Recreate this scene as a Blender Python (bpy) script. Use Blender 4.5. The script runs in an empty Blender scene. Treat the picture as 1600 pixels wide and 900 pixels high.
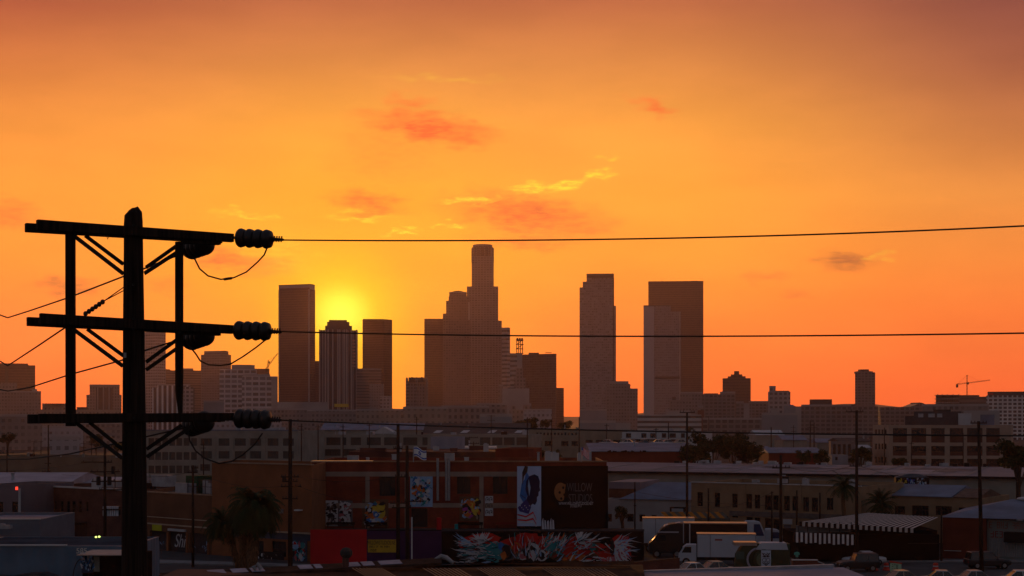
import bpy, math, random
from mathutils import Vector, Matrix
R = math.radians
random.seed(7)
S = bpy.context.scene
C = S.collection
# ---------------------------------------------------------------- camera model
CZ, F, HX, HY = 16.0, 2400.0, 800.0, 655.0      # eye height (m), focal length and horizon in photo pixels
def P(px, py, Y): return Vector(((px-HX)*Y/F, Y, CZ-(py-HY)*Y/F))
def gx(px, Y): return (px-HX)*Y/F
def gz(py, Y): return CZ-(py-HY)*Y/F
def gy(py): return CZ*F/(py-HY)
cam = bpy.data.cameras.new('camera'); co = bpy.data.objects.new('camera', cam); C.objects.link(co)
co.location = (0, 0, CZ); co.rotation_euler = (R(90), 0, 0)
cam.sensor_width = 36; cam.lens = 36*F/1600; cam.shift_y = (HY-450)/1600
cam.clip_start = .5; cam.clip_end = 20000
S.camera = co
# ---------------------------------------------------------------- materials
MT = {}
def lin(c): return tuple((x/12.92 if x <= .04045 else ((x+.055)/1.055)**2.4) for x in c)
def mat(name, col, rough=.8, var=.25, scale=1.5, metal=0, bump=0, spec=.12, emit=None, grain=None):
    if name in MT: return MT[name]
    m = bpy.data.materials.new(name); MT[name] = m; m.use_nodes = True
    nt = m.node_tree; b = nt.nodes['Principled BSDF']
    b.inputs['Roughness'].default_value = rough; b.inputs['Metallic'].default_value = metal
    b.inputs['Specular IOR Level'].default_value = spec
    if var > 0:
        tc = nt.nodes.new('ShaderNodeTexCoord'); n = nt.nodes.new('ShaderNodeTexNoise')
        n.inputs['Scale'].default_value = scale; n.inputs['Detail'].default_value = 5
        if grain:
            gm = nt.nodes.new('ShaderNodeVectorMath'); gm.operation = 'MULTIPLY'; gm.inputs[1].default_value = grain; nt.links.new(tc.outputs['Object'], gm.inputs[0]); nt.links.new(gm.outputs[0], n.inputs['Vector'])
        else: nt.links.new(tc.outputs['Object'], n.inputs['Vector'])
        r = nt.nodes.new('ShaderNodeMapRange'); r.inputs[1].default_value = .3; r.inputs[2].default_value = .7
        r.inputs[3].default_value = 1-var; r.inputs[4].default_value = 1+var
        nt.links.new(n.outputs['Fac'], r.inputs[0])
        mx = nt.nodes.new('ShaderNodeVectorMath'); mx.operation = 'SCALE'; mx.inputs[0].default_value = col
        nt.links.new(r.outputs[0], mx.inputs['Scale']); nt.links.new(mx.outputs[0], b.inputs['Base Color'])
        if bump:
            bp = nt.nodes.new('ShaderNodeBump'); bp.inputs['Strength'].default_value = bump
            nt.links.new(n.outputs['Fac'], bp.inputs['Height']); nt.links.new(bp.outputs[0], b.inputs['Normal'])
    else: b.inputs['Base Color'].default_value = (*col, 1)
    if emit:
        b.inputs['Emission Color'].default_value = (*emit[0], 1); b.inputs['Emission Strength'].default_value = emit[1]
    return m
def brick(name, c1, c2, mortar, w=.4, h=.14, rough=.9):
    if name in MT: return MT[name]
    m = bpy.data.materials.new(name); MT[name] = m; m.use_nodes = True
    nt = m.node_tree; b = nt.nodes['Principled BSDF']; b.inputs['Roughness'].default_value = rough
    b.inputs['Specular IOR Level'].default_value = .2
    tc = nt.nodes.new('ShaderNodeTexCoord'); t = nt.nodes.new('ShaderNodeTexBrick')
    nt.links.new(tc.outputs['UV'], t.inputs['Vector']); t.inputs['Scale'].default_value = 1
    t.inputs['Brick Width'].default_value = w; t.inputs['Row Height'].default_value = h; t.inputs['Mortar Size'].default_value = .012
    t.inputs['Color1'].default_value = (*c1, 1); t.inputs['Color2'].default_value = (*c2, 1); t.inputs['Mortar'].default_value = (*mortar, 1)
    n = nt.nodes.new('ShaderNodeTexNoise'); n.inputs['Scale'].default_value = .6; n.inputs['Detail'].default_value = 6
    nt.links.new(tc.outputs['Object'], n.inputs['Vector'])
    r = nt.nodes.new('ShaderNodeMapRange'); r.inputs[1].default_value = .3; r.inputs[2].default_value = .7; r.inputs[3].default_value = .7; r.inputs[4].default_value = 1.25
    nt.links.new(n.outputs['Fac'], r.inputs[0])
    mx = nt.nodes.new('ShaderNodeVectorMath'); mx.operation = 'SCALE'
    nt.links.new(t.outputs['Color'], mx.inputs[0]); nt.links.new(r.outputs[0], mx.inputs['Scale']); nt.links.new(mx.outputs[0], b.inputs['Base Color'])
    return m
def facade(name, wall, glass, pu, pv, wu, wv, rough=.8, grough=.25, mull=0):
    """UV (metres) window grid: glass where fract(u/pu)<wu and fract(v/pv)<wv"""
    if name in MT: return MT[name]
    m = bpy.data.materials.new(name); MT[name] = m; m.use_nodes = True
    nt = m.node_tree; b = nt.nodes['Principled BSDF']; L = nt.links
    def mth(op, a, c=None):
        n = nt.nodes.new('ShaderNodeMath'); n.operation = op
        for i, x in enumerate((a, c)):
            if x is None: continue
            if isinstance(x, (int, float)): n.inputs[i].default_value = x
            else: L.new(x, n.inputs[i])
        return n.outputs[0]
    tc = nt.nodes.new('ShaderNodeTexCoord'); sp = nt.nodes.new('ShaderNodeSeparateXYZ'); L.new(tc.outputs['UV'], sp.inputs[0])
    u = mth('DIVIDE', sp.outputs[0], pu); v = mth('DIVIDE', sp.outputs[1], pv)
    fu = mth('LESS_THAN', mth('FRACT', u), wu); fv = mth('LESS_THAN', mth('FRACT', v), wv)
    win = mth('MULTIPLY', fu, fv)
    cell = nt.nodes.new('ShaderNodeCombineXYZ'); L.new(mth('FLOOR', u), cell.inputs[0]); L.new(mth('FLOOR', v), cell.inputs[1])
    wn = nt.nodes.new('ShaderNodeTexWhiteNoise'); wn.noise_dimensions = '2D'; L.new(cell.outputs[0], wn.inputs['Vector'])
    vr = nt.nodes.new('ShaderNodeMapRange'); vr.inputs[3].default_value = .55; vr.inputs[4].default_value = 1.5; L.new(wn.outputs['Value'], vr.inputs[0])
    gs = nt.nodes.new('ShaderNodeVectorMath'); gs.operation = 'SCALE'; gs.inputs[0].default_value = glass; L.new(vr.outputs[0], gs.inputs['Scale'])
    n = nt.nodes.new('ShaderNodeTexNoise'); n.inputs['Scale'].default_value = .08; n.inputs['Detail'].default_value = 5; L.new(tc.outputs['Object'], n.inputs['Vector'])
    r = nt.nodes.new('ShaderNodeMapRange'); r.inputs[1].default_value = .3; r.inputs[2].default_value = .7; r.inputs[3].default_value = .85; r.inputs[4].default_value = 1.12; L.new(n.outputs['Fac'], r.inputs[0])
    ws = nt.nodes.new('ShaderNodeVectorMath'); ws.operation = 'SCALE'; ws.inputs[0].default_value = wall; L.new(r.outputs[0], ws.inputs['Scale'])
    mx = nt.nodes.new('ShaderNodeMix'); mx.data_type = 'VECTOR'; L.new(win, mx.inputs[0]); L.new(ws.outputs[0], mx.inputs[4]); L.new(gs.outputs[0], mx.inputs[5])
    L.new(mx.outputs[1], b.inputs['Base Color'])
    rr = nt.nodes.new('ShaderNodeMapRange'); rr.inputs[3].default_value = rough; rr.inputs[4].default_value = grough; L.new(win, rr.inputs[0]); L.new(rr.outputs[0], b.inputs['Roughness'])
    b.inputs['Specular IOR Level'].default_value = .4
    return m
def corr(name, col, period=.3, rough=.5, metal=.3, axis=0):
    """corrugated / ribbed sheet with real bump, ribs along v"""
    if name in MT: return MT[name]
    m = mat(name, col, rough, .18, .5, metal); nt = m.node_tree; b = nt.nodes['Principled BSDF']
    tc = nt.nodes.new('ShaderNodeTexCoord'); sp = nt.nodes.new('ShaderNodeSeparateXYZ'); nt.links.new(tc.outputs['UV'], sp.inputs[0])
    k = nt.nodes.new('ShaderNodeMath'); k.operation = 'MULTIPLY'; k.inputs[1].default_value = 6.283/period; nt.links.new(sp.outputs[axis], k.inputs[0])
    s = nt.nodes.new('ShaderNodeMath'); s.operation = 'SINE'; nt.links.new(k.outputs[0], s.inputs[0])
    bp = nt.nodes.new('ShaderNodeBump'); bp.inputs['Strength'].default_value = .8; bp.inputs['Distance'].default_value = .04
    nt.links.new(s.outputs[0], bp.inputs['Height']); nt.links.new(bp.outputs[0], b.inputs['Normal'])
    return m
WOOD = mat('weathered_wood', (.024, .014, .01), .9, .7, 30, bump=.8, grain=(1, 1, .04))
WOOD2 = mat('pole_wood', (.03, .017, .012), .9, .4, 5)
IRON = mat('dark_iron', (.03, .026, .024), .6, .2, 8, .5)
GALV = mat('galvanised_steel', (.3, .3, .31), .5, .2, 6, .6)
PORC = mat('brown_porcelain', (.022, .012, .009), .4, .15, 8, spec=.35)
WIRE = mat('conductor_wire', (.03, .025, .022), .6, 0)
BLACK = mat('black_paint', (.008, .008, .009), .6, .2)
GLASS = mat('dark_glass', (.012, .013, .015), .15, 0, spec=.6)
GLASS2 = mat('grimy_glass', (.03, .035, .033), .3, .5, .4, spec=.5)
TYRE = mat('rubber', (.012, .012, .012), .9, 0)
CHROME = mat('chrome', (.5, .5, .5), .2, 0, metal=1)
# ---------------------------------------------------------------- mesh builder
class MB:
    def __init__(s): s.v = []; s.f = []; s.m = []; s.mats = []
    def mi(s, m):
        if m not in s.mats: s.mats.append(m)
        return s.mats.index(m)
    def face(s, pts, m):
        i = len(s.v); s.v += [Vector(p) for p in pts]; s.f.append(list(range(i, i+len(pts)))); s.m.append(s.mi(m)); return s
    def raw(s, vs, fs, m):
        i = len(s.v); s.v += [Vector(p) for p in vs]; k = s.mi(m)
        for f in fs: s.f.append([i+a for a in f]); s.m.append(k)
        return s
    def hexa(s, a, b, m):
        """a: 4 bottom points ccw, b: 4 top points"""
        return s.raw(list(a)+list(b), [(3,2,1,0), (4,5,6,7), (0,1,5,4), (1,2,6,5), (2,3,7,6), (3,0,4,7)], m)
    def box(s, x0, x1, y0, y1, z0, z1, m):
        return s.hexa([(x0,y0,z0), (x1,y0,z0), (x1,y1,z0), (x0,y1,z0)], [(x0,y0,z1), (x1,y0,z1), (x1,y1,z1), (x0,y1,z1)], m)
    def prism(s, poly, z0, z1, m, top=None):
        n = len(poly); vs = [(x, y, z0) for x, y in poly]+[(x, y, z1) for x, y in poly]
        s.raw(vs, [(i, (i+1) % n, n+(i+1) % n, n+i) for i in range(n)]+[tuple(range(n-1, -1, -1))], m)
        s.face([(x, y, z1) for x, y in poly], top or m); return s
    def ext(s, prof, y0, y1, m):
        """profile in xz extruded along y"""
        n = len(prof); vs = [(x, y0, z) for x, z in prof]+[(x, y1, z) for x, z in prof]
        return s.raw(vs, [(i, n+i, n+(i+1) % n, (i+1) % n) for i in range(n)]+[tuple(range(n)), tuple(range(2*n-1, n-1, -1))], m)
    def extx(s, prof, x0, x1, m):
        """profile in yz extruded along x"""
        n = len(prof); vs = [(x0, y, z) for y, z in prof]+[(x1, y, z) for y, z in prof]
        return s.raw(vs, [(i, (i+1) % n, n+(i+1) % n, n+i) for i in range(n)]+[tuple(range(n-1, -1, -1)), tuple(range(n, 2*n))], m)
    def tube(s, pts, rs, m, n=8, caps=True):
        pts = [Vector(p) for p in pts]
        if not isinstance(rs, (list, tuple)): rs = [rs]*len(pts)
        rings = []; up = None
        for i, p in enumerate(pts):
            d = (pts[min(i+1, len(pts)-1)]-pts[max(i-1, 0)]).normalized()
            if up is None: up = Vector((0, 0, 1)) if abs(d.z) < .9 else Vector((0, 1, 0))
            a = d.cross(up)
            if a.length < 1e-4: a = d.cross(Vector((1, 0, 0)))
            a.normalize(); b = a.cross(d); up = b
            rings.append([p+(a*math.cos(6.28318*k/n)+b*math.sin(6.28318*k/n))*rs[i] for k in range(n)])
        vs = [q for r in rings for q in r]; fs = []
        for i in range(len(pts)-1):
            for k in range(n): fs.append((i*n+k, i*n+(k+1) % n, (i+1)*n+(k+1) % n, (i+1)*n+k))
        if caps: fs += [tuple(range(n-1, -1, -1)), tuple(range((len(pts)-1)*n, len(pts)*n))]
        return s.raw(vs, fs, m)
    def bar(s, p, q, w, h, m):
        p, q = Vector(p), Vector(q); d = (q-p).normalized()
        a = d.cross(Vector((0, 0, 1)));
        if a.length < 1e-3: a = Vector((1, 0, 0))
        a.normalize(); b = a.cross(d).normalized(); a *= w/2; b *= h/2
        return s.hexa([p-a-b, p+a-b, p+a+b, p-a+b], [q-a-b, q+a-b, q+a+b, q-a+b], m)
    def ell(s, c, r, m, n=12, k=7):
        vs = []; fs = []
        for j in range(k+1):
            t = math.pi*j/k
            for i in range(n):
                a = 6.28318*i/n; vs.append((c[0]+r[0]*math.sin(t)*math.cos(a), c[1]+r[1]*math.sin(t)*math.sin(a), c[2]+r[2]*math.cos(t)))
        for j in range(k):
            for i in range(n): fs.append((j*n+i, (j+1)*n+i, (j+1)*n+(i+1) % n, j*n+(i+1) % n))
        return s.raw(vs, fs, m)
    def build(s, name, parent=None, loc=None, rz=0, smooth=False):
        me = bpy.data.meshes.new(name); me.from_pydata(s.v, [], s.f)
        for m in s.mats: me.materials.append(m)
        me.polygons.foreach_set('material_index', s.m)
        uv = me.uv_layers.new(name='UVMap'); dat = [0.0]*(2*len(me.loops)); vs = me.vertices
        for p in me.polygons:
            nrm = p.normal
            if abs(nrm.z) > .8: t = (1, 0, 0); flat = True
            else:
                l = math.hypot(nrm.x, nrm.y) or 1; t = (-nrm.y/l, nrm.x/l, 0); flat = False
            for li in p.loop_indices:
                c = vs[me.loops[li].vertex_index].co
                dat[2*li] = c.x*t[0]+c.y*t[1]; dat[2*li+1] = c.y if flat else c.z
        uv.data.foreach_set('uv', dat)
        if smooth: me.polygons.foreach_set('use_smooth', [True]*len(me.polygons))
        me.update()
        o = bpy.data.objects.new(name, me); C.objects.link(o)
        if parent: o.parent = parent
        if loc: o.location = loc
        o.rotation_euler[2] = rz
        return o
def tag(o, label, cat, group=None):
    o['label'] = label; o['category'] = cat
    if group: o['group'] = group
    return o
def thing(name, label, cat, loc, rz=0, group=None):
    o = bpy.data.objects.new(name, None); C.objects.link(o); o.empty_display_size = .5
    o.location = loc; o.rotation_euler[2] = rz
    return tag(o, label, cat, group)
def struct(o, kind='structure'): o['kind'] = kind; return o
def text(parent, body, size, loc, m, name='lettering', rot=(math.pi/2, 0, 0), ext=.01, align='CENTER', sx=1, label=None):
    c = bpy.data.curves.new(name, 'FONT'); c.body = body; c.size = size; c.extrude = ext; c.align_x = align; c.align_y = 'CENTER'; c.materials.append(m); c.shear = .35 if name == 'graffiti' else 0
    o = bpy.data.objects.new(name, c); me = bpy.data.meshes.new_from_object(o); bpy.data.objects.remove(o); o = bpy.data.objects.new(name, me); C.objects.link(o); o.parent = parent; o.location = loc; o.rotation_euler = rot; o.scale = (sx, 1, 1)
    if label: o['label'] = label
    return o
# ---------------------------------------------------------------- facade frame: local x along the front, y into the building, z up
class Fac:
    def __init__(s, px0, Y0, px1, Y1=None):
        Y1 = Y0 if Y1 is None else Y1
        s.a = Vector((gx(px0, Y0), Y0, 0)); b = Vector((gx(px1, Y1), Y1, 0)); s.d = b-s.a; s.W = s.d.length; s.rz = math.atan2(s.d.y, s.d.x)
    def u(s, px):
        t = (px-HX)/F; dx, dy = s.d.x/s.W, s.d.y/s.W      # (ax+u dx) = t (ay+u dy)
        return (t*s.a.y-s.a.x)/(dx-t*dy)
    def z(s, px, py): return gz(py, s.a.y+s.u(px)*s.d.y/s.W)
    def rect(s, x0, y0, x1, y1):
        xm = (x0+x1)/2; return (s.u(x0), s.u(x1), s.z(xm, y1), s.z(xm, y0))
def wall_holes(mb, W, z0, z1, rects, m, rev=None, dep=.18, u0=0, y=0):
    rects = [(max(a, u0+.01), min(b, u0+W-.01), max(c, z0+.01), min(d, z1-.01)) for a, b, c, d in rects]
    us = sorted({u0, u0+W, *[r[0] for r in rects], *[r[1] for r in rects]}); zs = sorted({z0, z1, *[r[2] for r in rects], *[r[3] for r in rects]})
    for i in range(len(us)-1):
        for j in range(len(zs)-1):
            cu, cz = (us[i]+us[i+1])/2, (zs[j]+zs[j+1])/2
            if any(a < cu < b and c < cz < d for a, b, c, d in rects): continue
            mb.face([(us[i], y, zs[j]), (us[i+1], y, zs[j]), (us[i+1], y, zs[j+1]), (us[i], y, zs[j+1])], m)
    rev = rev or m
    for a, b, c, d in rects:
        mb.face([(a,y,c), (a,y,d), (a,y+dep,d), (a,y+dep,c)], rev); mb.face([(b,y,c), (b,y+dep,c), (b,y+dep,d), (b,y,d)], rev)
        mb.face([(a,y,c), (a,y+dep,c), (b,y+dep,c), (b,y,c)], rev); mb.face([(a,y,d), (b,y,d), (b,y+dep,d), (a,y+dep,d)], rev)
def shell(mb, W, D, H, rects, m, roof, dep=.18, par=.5, pt=.25, z0=0, sk=0):
    """box building with holes in its front, a parapet and a sunken roof"""
    wall_holes(mb, W, z0, H, rects, m, dep=dep)
    mb.face([(0,0,z0), (0,0,H), (sk,D,H), (sk,D,z0)], m); mb.face([(W,0,z0), (W+sk,D,z0), (W+sk,D,H), (W,0,H)], m); mb.face([(sk,D,z0), (sk,D,H), (W+sk,D,H), (W+sk,D,z0)], m)
    o = [(0,0), (W,0), (W+sk,D), (sk,D)]; i = [(pt,pt), (W-pt,pt), (W-pt+sk,D-pt), (pt+sk,D-pt)]
    for k in range(4):
        a, b = o[k], o[(k+1) % 4]; c, d = i[(k+1) % 4], i[k]
        mb.face([(*a,H), (*b,H), (*c,H), (*d,H)], m); mb.face([(*d,H-par), (*c,H-par), (*c,H), (*d,H)], m)
    mb.face([(*p, H-par) for p in i], roof)
def window(parent, r, frame=None, glass=None, dep=.18, mu=1, mv=1, t=.07, name='window', label=None):
    a, b, c, d = r; frame = frame or IRON; mb = MB(); y0, y1 = dep-.08, dep+.02
    mb.box(a, a+t, y0, y1, c, d, frame); mb.box(b-t, b, y0, y1, c, d, frame); mb.box(a+t, b-t, y0, y1, d-t, d, frame); mb.box(a+t, b-t, y0, y1, c, c+t, frame)
    for k in range(1, mu+1): x = a+(b-a)*k/(mu+1); mb.box(x-t*.4, x+t*.4, y0+.02, y1-.01, c+t, d-t, frame)
    for k in range(1, mv+1): z = c+(d-c)*k/(mv+1); mb.box(a+t, b-t, y0+.03, y1-.02, z-t*.4, z+t*.4, frame)
    w = mb.build(name, parent)
    MB().face([(a, dep-.005, c), (b, dep-.005, c), (b, dep-.005, d), (a, dep-.005, d)], glass or GLASS).build('pane', w)
    if label: w['label'] = label
    return w
DUSK_LOW = (101, 91, 97); DUSK_HIGH = (80, 86, 106)
SUN_E = 1.2; SKY_LOW = 1.45; SKY_TOP = 1.03
HAZE_D = .000065; HAZE_COL = (.92, .6, .53, 1); HAZE_G = .6
# ---------------------------------------------------------------- sky, sun, haze
SUNPX, SUNPY = 533, 494
saz, sel = math.atan((SUNPX-HX)/F), math.atan((HY-SUNPY)/F*math.cos(math.atan((SUNPX-HX)/F)))
w = bpy.data.worlds.new('World'); S.world = w; w.use_nodes = True
nt = w.node_tree; nt.nodes.clear(); L = nt.links
def N(t, **k):
    n = nt.nodes.new(t)
    for a, b in k.items(): setattr(n, a, b)
    return n
def setin(n, i, x):
    if isinstance(x, bpy.types.NodeSocket): L.new(x, n.inputs[i])
    else: n.inputs[i].default_value = x
def M(op, a, b=0, c=0, clamp=False):
    n = N('ShaderNodeMath', operation=op, use_clamp=clamp)
    for i, x in enumerate((a, b, c)): setin(n, i, x)
    return n.outputs[0]
def V(op, a, b=(0, 0, 0), sc=None):
    n = N('ShaderNodeVectorMath', operation=op); setin(n, 0, a); setin(n, 1, b)
    if sc is not None: setin(n, 'Scale', sc)
    return n.outputs['Value'] if op in ('LENGTH', 'DOT_PRODUCT') else n.outputs[0]
def SS(x, a, b, lo=0, hi=1):
    n = N('ShaderNodeMapRange', interpolation_type='SMOOTHSTEP'); setin(n, 0, x); n.inputs[1].default_value = a; n.inputs[2].default_value = b; n.inputs[3].default_value = lo; n.inputs[4].default_value = hi
    return n.outputs[0]
def MIX(f, a, b):
    n = N('ShaderNodeMix', data_type='RGBA'); setin(n, 0, f)
    for i, x in ((6, a), (7, b)):
        if isinstance(x, bpy.types.NodeSocket): L.new(x, n.inputs[i])
        else: n.inputs[i].default_value = (*x, 1)
    return n.outputs[2]
def s255(r, g, b): return lin((r/255, g/255, b/255))
tc = N('ShaderNodeTexCoord'); sp = N('ShaderNodeSeparateXYZ'); L.new(tc.outputs['Generated'], sp.inputs[0])
dx, dy, dz = sp.outputs
DEG = 57.29578
az = M('MULTIPLY', M('ARCTAN2', dx, dy), DEG); el = M('MULTIPLY', M('ARCSINE', dz), DEG)
def AZ(px): return math.degrees(math.atan((px-HX)/F))
def EL(px, py): return math.degrees(math.atan((HY-py)/F*math.cos(math.atan((px-HX)/F))))
def ramp(stops):
    r = N('ShaderNodeValToRGB'); e = r.color_ramp.elements; r.color_ramp.interpolation = 'LINEAR'
    while len(e) < len(stops): e.new(.5)
    for k, (p, c) in enumerate(stops): e[k].position = p; e[k].color = (*s255(*c), 1)
    L.new(M('DIVIDE', el, 20.0, clamp=True), r.inputs[0]); return r.outputs[0]
def st(px, lst): return [(min(1, max(0, EL(px, y)/20)), c) for y, c in lst]
mid = ramp(st(900, [(655,(252,100,40)), (600,(255,110,44)), (500,(255,130,48)), (400,(255,150,50)), (300,(255,161,56)), (200,(249,160,64)), (100,(224,139,70)), (0,(190,106,68)), (-120,(140,82,70))]))
rgt = ramp(st(1590, [(655,(226,86,42)), (600,(232,94,42)), (500,(236,112,46)), (400,(232,130,54)), (300,(222,136,62)), (200,(196,118,66)), (100,(165,94,66)), (0,(142,78,66)), (-120,(115,68,66))]))
lft = ramp(st(0, [(655,(255,100,46)), (600,(255,110,48)), (500,(255,126,52)), (400,(255,143,52)), (300,(252,152,56)), (200,(240,144,60)), (100,(215,120,62)), (0,(176,84,60)), (-120,(130,72,66))]))
c = MIX(SS(az, AZ(980), AZ(1650)), mid, rgt); c = MIX(SS(az, AZ(60)-6, AZ(620)), lft, c)
# aureole round the sun
sd = (math.cos(sel)*math.sin(saz), math.cos(sel)*math.cos(saz), math.sin(sel))
ang = M('MULTIPLY', M('ARCCOSINE', M('MINIMUM', V('DOT_PRODUCT', tc.outputs['Generated'], sd), 1.0)), DEG)
c = MIX(SS(ang, 10.5, .5, 0, .55), c, s255(255, 178, 30)); c = MIX(SS(ang, 3.4, .3, 0, .9), c, s255(255, 194, 26)); c = MIX(SS(ang, 1.5, .05, 0, .95), c, s255(255, 238, 70))
# thin clouds: soft distorted patches, red-grey in shade and yellow where lit from behind
av = N('ShaderNodeCombineXYZ'); L.new(az, av.inputs[0]); L.new(el, av.inputs[1])
ns = N('ShaderNodeTexNoise'); ns.inputs['Scale'].default_value = 1.1; ns.inputs['Detail'].default_value = 6
L.new(V('MULTIPLY', av.outputs[0], (1.0, 2.6, 0)), ns.inputs['Vector'])
warp = V('ADD', av.outputs[0], V('MULTIPLY', V('SUBTRACT', ns.outputs['Color'], (.5, .5, .5)), (1.9, 1.1, 0)))
ns2 = N('ShaderNodeTexNoise'); ns2.inputs['Scale'].default_value = 2.2; ns2.inputs['Detail'].default_value = 8; ns2.inputs['Roughness'].default_value = .6
L.new(V('MULTIPLY', av.outputs[0], (.8, 3.2, 0)), ns2.inputs['Vector'])
tex = SS(ns2.outputs['Fac'], .36, .66)
def blobs(lst, hard):
    tot = None
    for px, py, sx, sy, a, k in lst:
        p = V('SUBTRACT', warp, (AZ(px), EL(px, py)-sx*0, 0))
        if k: # tilted streak: shear
            sp_ = N('ShaderNodeSeparateXYZ'); L.new(p, sp_.inputs[0]); q = N('ShaderNodeCombineXYZ'); L.new(sp_.outputs[0], q.inputs[0]); L.new(M('ADD', sp_.outputs[1], M('MULTIPLY', sp_.outputs[0], k)), q.inputs[1]); p = q.outputs[0]
        d = V('LENGTH', V('MULTIPLY', p, (42/sx, 42/sy, 0)))
        f = SS(d, 1.4, hard+.08, 0, a); tot = f if tot is None else M('MAXIMUM', tot, f)
    return tot
red = blobs([(670,200,105,24,.95,.12), (640,160,40,14,.5,0), (575,318,62,20,.7,.1), (820,335,130,34,.8,.12), (900,350,70,18,.6,0), (380,412,75,17,.75,.05), (330,392,40,12,.5,0),
             (1020,163,34,12,.65,.3), (820,375,90,16,.5,0), (20,335,45,22,.55,0), (1195,430,40,11,.45,0), (255,450,40,15,.35,0), (600,240,90,60,.25,0)], .05)
dk = blobs([(1325,408,48,15,.9,0), (105,448,48,17,.75,0), (345,404,30,9,.45,0), (840,330,40,14,.3,0), (1240,463,26,8,.35,0)], .05)
lit = blobs([(860,290,66,7.5,1.0,-.12), (925,274,36,7,.9,-.22), (735,314,46,6,.8,0), (700,349,20,4.5,.8,0), (630,366,28,4,.85,0), (560,340,52,7,.65,0), (640,355,20,3.5,.7,0), (958,248,18,5,.7,0), (385,334,50,5,.5,.12), (690,122,90,6,.22,0), (1370,405,24,6,.35,0), (430,400,60,30,.3,0)], .2)
c = MIX(M('MULTIPLY', red, M('ADD', M('MULTIPLY', tex, .5), .68)), c, s255(250, 108, 52))
c = MIX(M('MULTIPLY', dk, M('ADD', M('MULTIPLY', tex, .4), .5)), c, s255(160, 88, 52))
c = MIX(M('MULTIPLY', lit, M('ADD', M('MULTIPLY', tex, .8), .2)), c, s255(255, 212, 60))
cn = N('ShaderNodeTexNoise'); cn.inputs['Scale'].default_value = .35; cn.inputs['Detail'].default_value = 5; L.new(V('MULTIPLY', av.outputs[0], (.5, 1.6, 0)), cn.inputs['Vector'])
c = V('SCALE', c, sc=SS(cn.outputs['Fac'], .3, .7, .95, 1.05))
c = V('SCALE', c, sc=M('ADD', SS(el, 15, 0, SKY_TOP, SKY_LOW), SS(ang, 2.5, 0, 0, .2)))
# away from the sunset: the Nishita sky, dim and blue
sk = N('ShaderNodeTexSky', sky_type='NISHITA'); sk.sun_disc = False; sk.sun_elevation = sel; sk.sun_rotation = saz; sk.air_density = 1.6; sk.dust_density = 3
dusk = V('ADD', V('MULTIPLY', sk.outputs[0], (.02, .02, .02)), MIX(SS(el, 0, 60), s255(*DUSK_LOW), s255(*DUSK_HIGH)))
gold = M('MULTIPLY', SS(M('ABSOLUTE', az), 44, 21), SS(el, 32, 15.5))
c = MIX(gold, dusk, c)
c = MIX(SS(el, -.6, 0), (.02, .015, .012), c)
bg = N('ShaderNodeBackground'); L.new(c, bg.inputs[0]); bg.inputs[1].default_value = 1.0
ow = N('ShaderNodeOutputWorld'); L.new(bg.outputs[0], ow.inputs[0])
w.cycles.sampling_method = 'MANUAL'; w.cycles.sample_map_resolution = 1024
ld = bpy.data.lights.new('sun', 'SUN'); ld.energy = SUN_E; ld.angle = R(.53); ld.color = (1, .42, .12)
lo = bpy.data.objects.new('sun', ld); C.objects.link(lo); lo.rotation_euler = Vector(sd).to_track_quat('Z', 'Y').to_euler(); lo.location = (0, 0, 400)
# haze
hm = bpy.data.materials.new('haze_air'); hm.use_nodes = True; hn = hm.node_tree; hn.nodes.clear()
pv = hn.nodes.new('ShaderNodeVolumePrincipled'); ho = hn.nodes.new('ShaderNodeOutputMaterial'); hn.links.new(pv.outputs[0], ho.inputs['Volume'])
pv.inputs['Color'].default_value = HAZE_COL; pv.inputs['Density'].default_value = HAZE_D; pv.inputs['Anisotropy'].default_value = HAZE_G
if HAZE_D > 0:
    struct(MB().box(-2600, 2600, -120, 5400, -1.5, 335, hm).build('haze'), 'stuff')
S.cycles.volume_bounces = 1; S.cycles.max_bounces = 6; S.cycles.diffuse_bounces = 3; S.cycles.glossy_bounces = 2; S.cycles.transparent_max_bounces = 8
S.cycles.use_denoising = True; S.cycles.sample_clamp_indirect = 4
S.view_settings.view_transform = 'Standard'; S.view_settings.look = 'None'; S.view_settings.exposure = 0; S.view_settings.gamma = 1
# ---------------------------------------------------------------- ground
struct(MB().face([(-2500,-100,0), (2500,-100,0), (2500,5300,0), (-2500,5300,0)], mat('city_ground', (.035, .033, .032), .95, .4, .05)).build('ground'))
g = MB()
for k in range(3):
    pass
asph = mat('asphalt', (.045, .047, .05), .85, .25, .8); conc = mat('sidewalk_concrete', (.19, .19, .19), .9, .25, .6)
struct(MB().face([(-130,118,.01), (60,118,.01), (60,171,.01), (-130,200,.01)], asph).build('street'))
struct(MB().face([(20,128,.015), (130,128,.015), (130,188,.015), (20,188,.015)], mat('lot_asphalt', (.06, .058, .058), .85, .3, .5)).build('parking_lot'))
struct(MB().hexa([(-63,176.5,0), (-20,164.6,0), (-19.5,167.2,0), (-62,180.5,0)], [(-63,176.5,.14), (-20,164.6,.14), (-19.5,167.2,.14), (-62,180.5,.14)], conc).build('sidewalk'))
struct(MB().box(40, 76, 171.5, 173.6, 0, .14, conc).build('sidewalk'))
pl = mat('road_paint', (.5, .5, .48), .8, .4, 2)
m_ = MB()
for i in range(9): m_.face([(28+i*3.1, 150, .02), (28.12+i*3.1, 150, .02), (28.12+i*3.1, 155.5, .02), (28+i*3.1, 155.5, .02)], pl)
struct(m_.build('parking_lot_markings'))
struct(MB().face([(-110,171.0,.02), (-30,152.2,.02), (-30,152.4,.02), (-110,171.2,.02)], pl).build('street_marking'))
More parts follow.
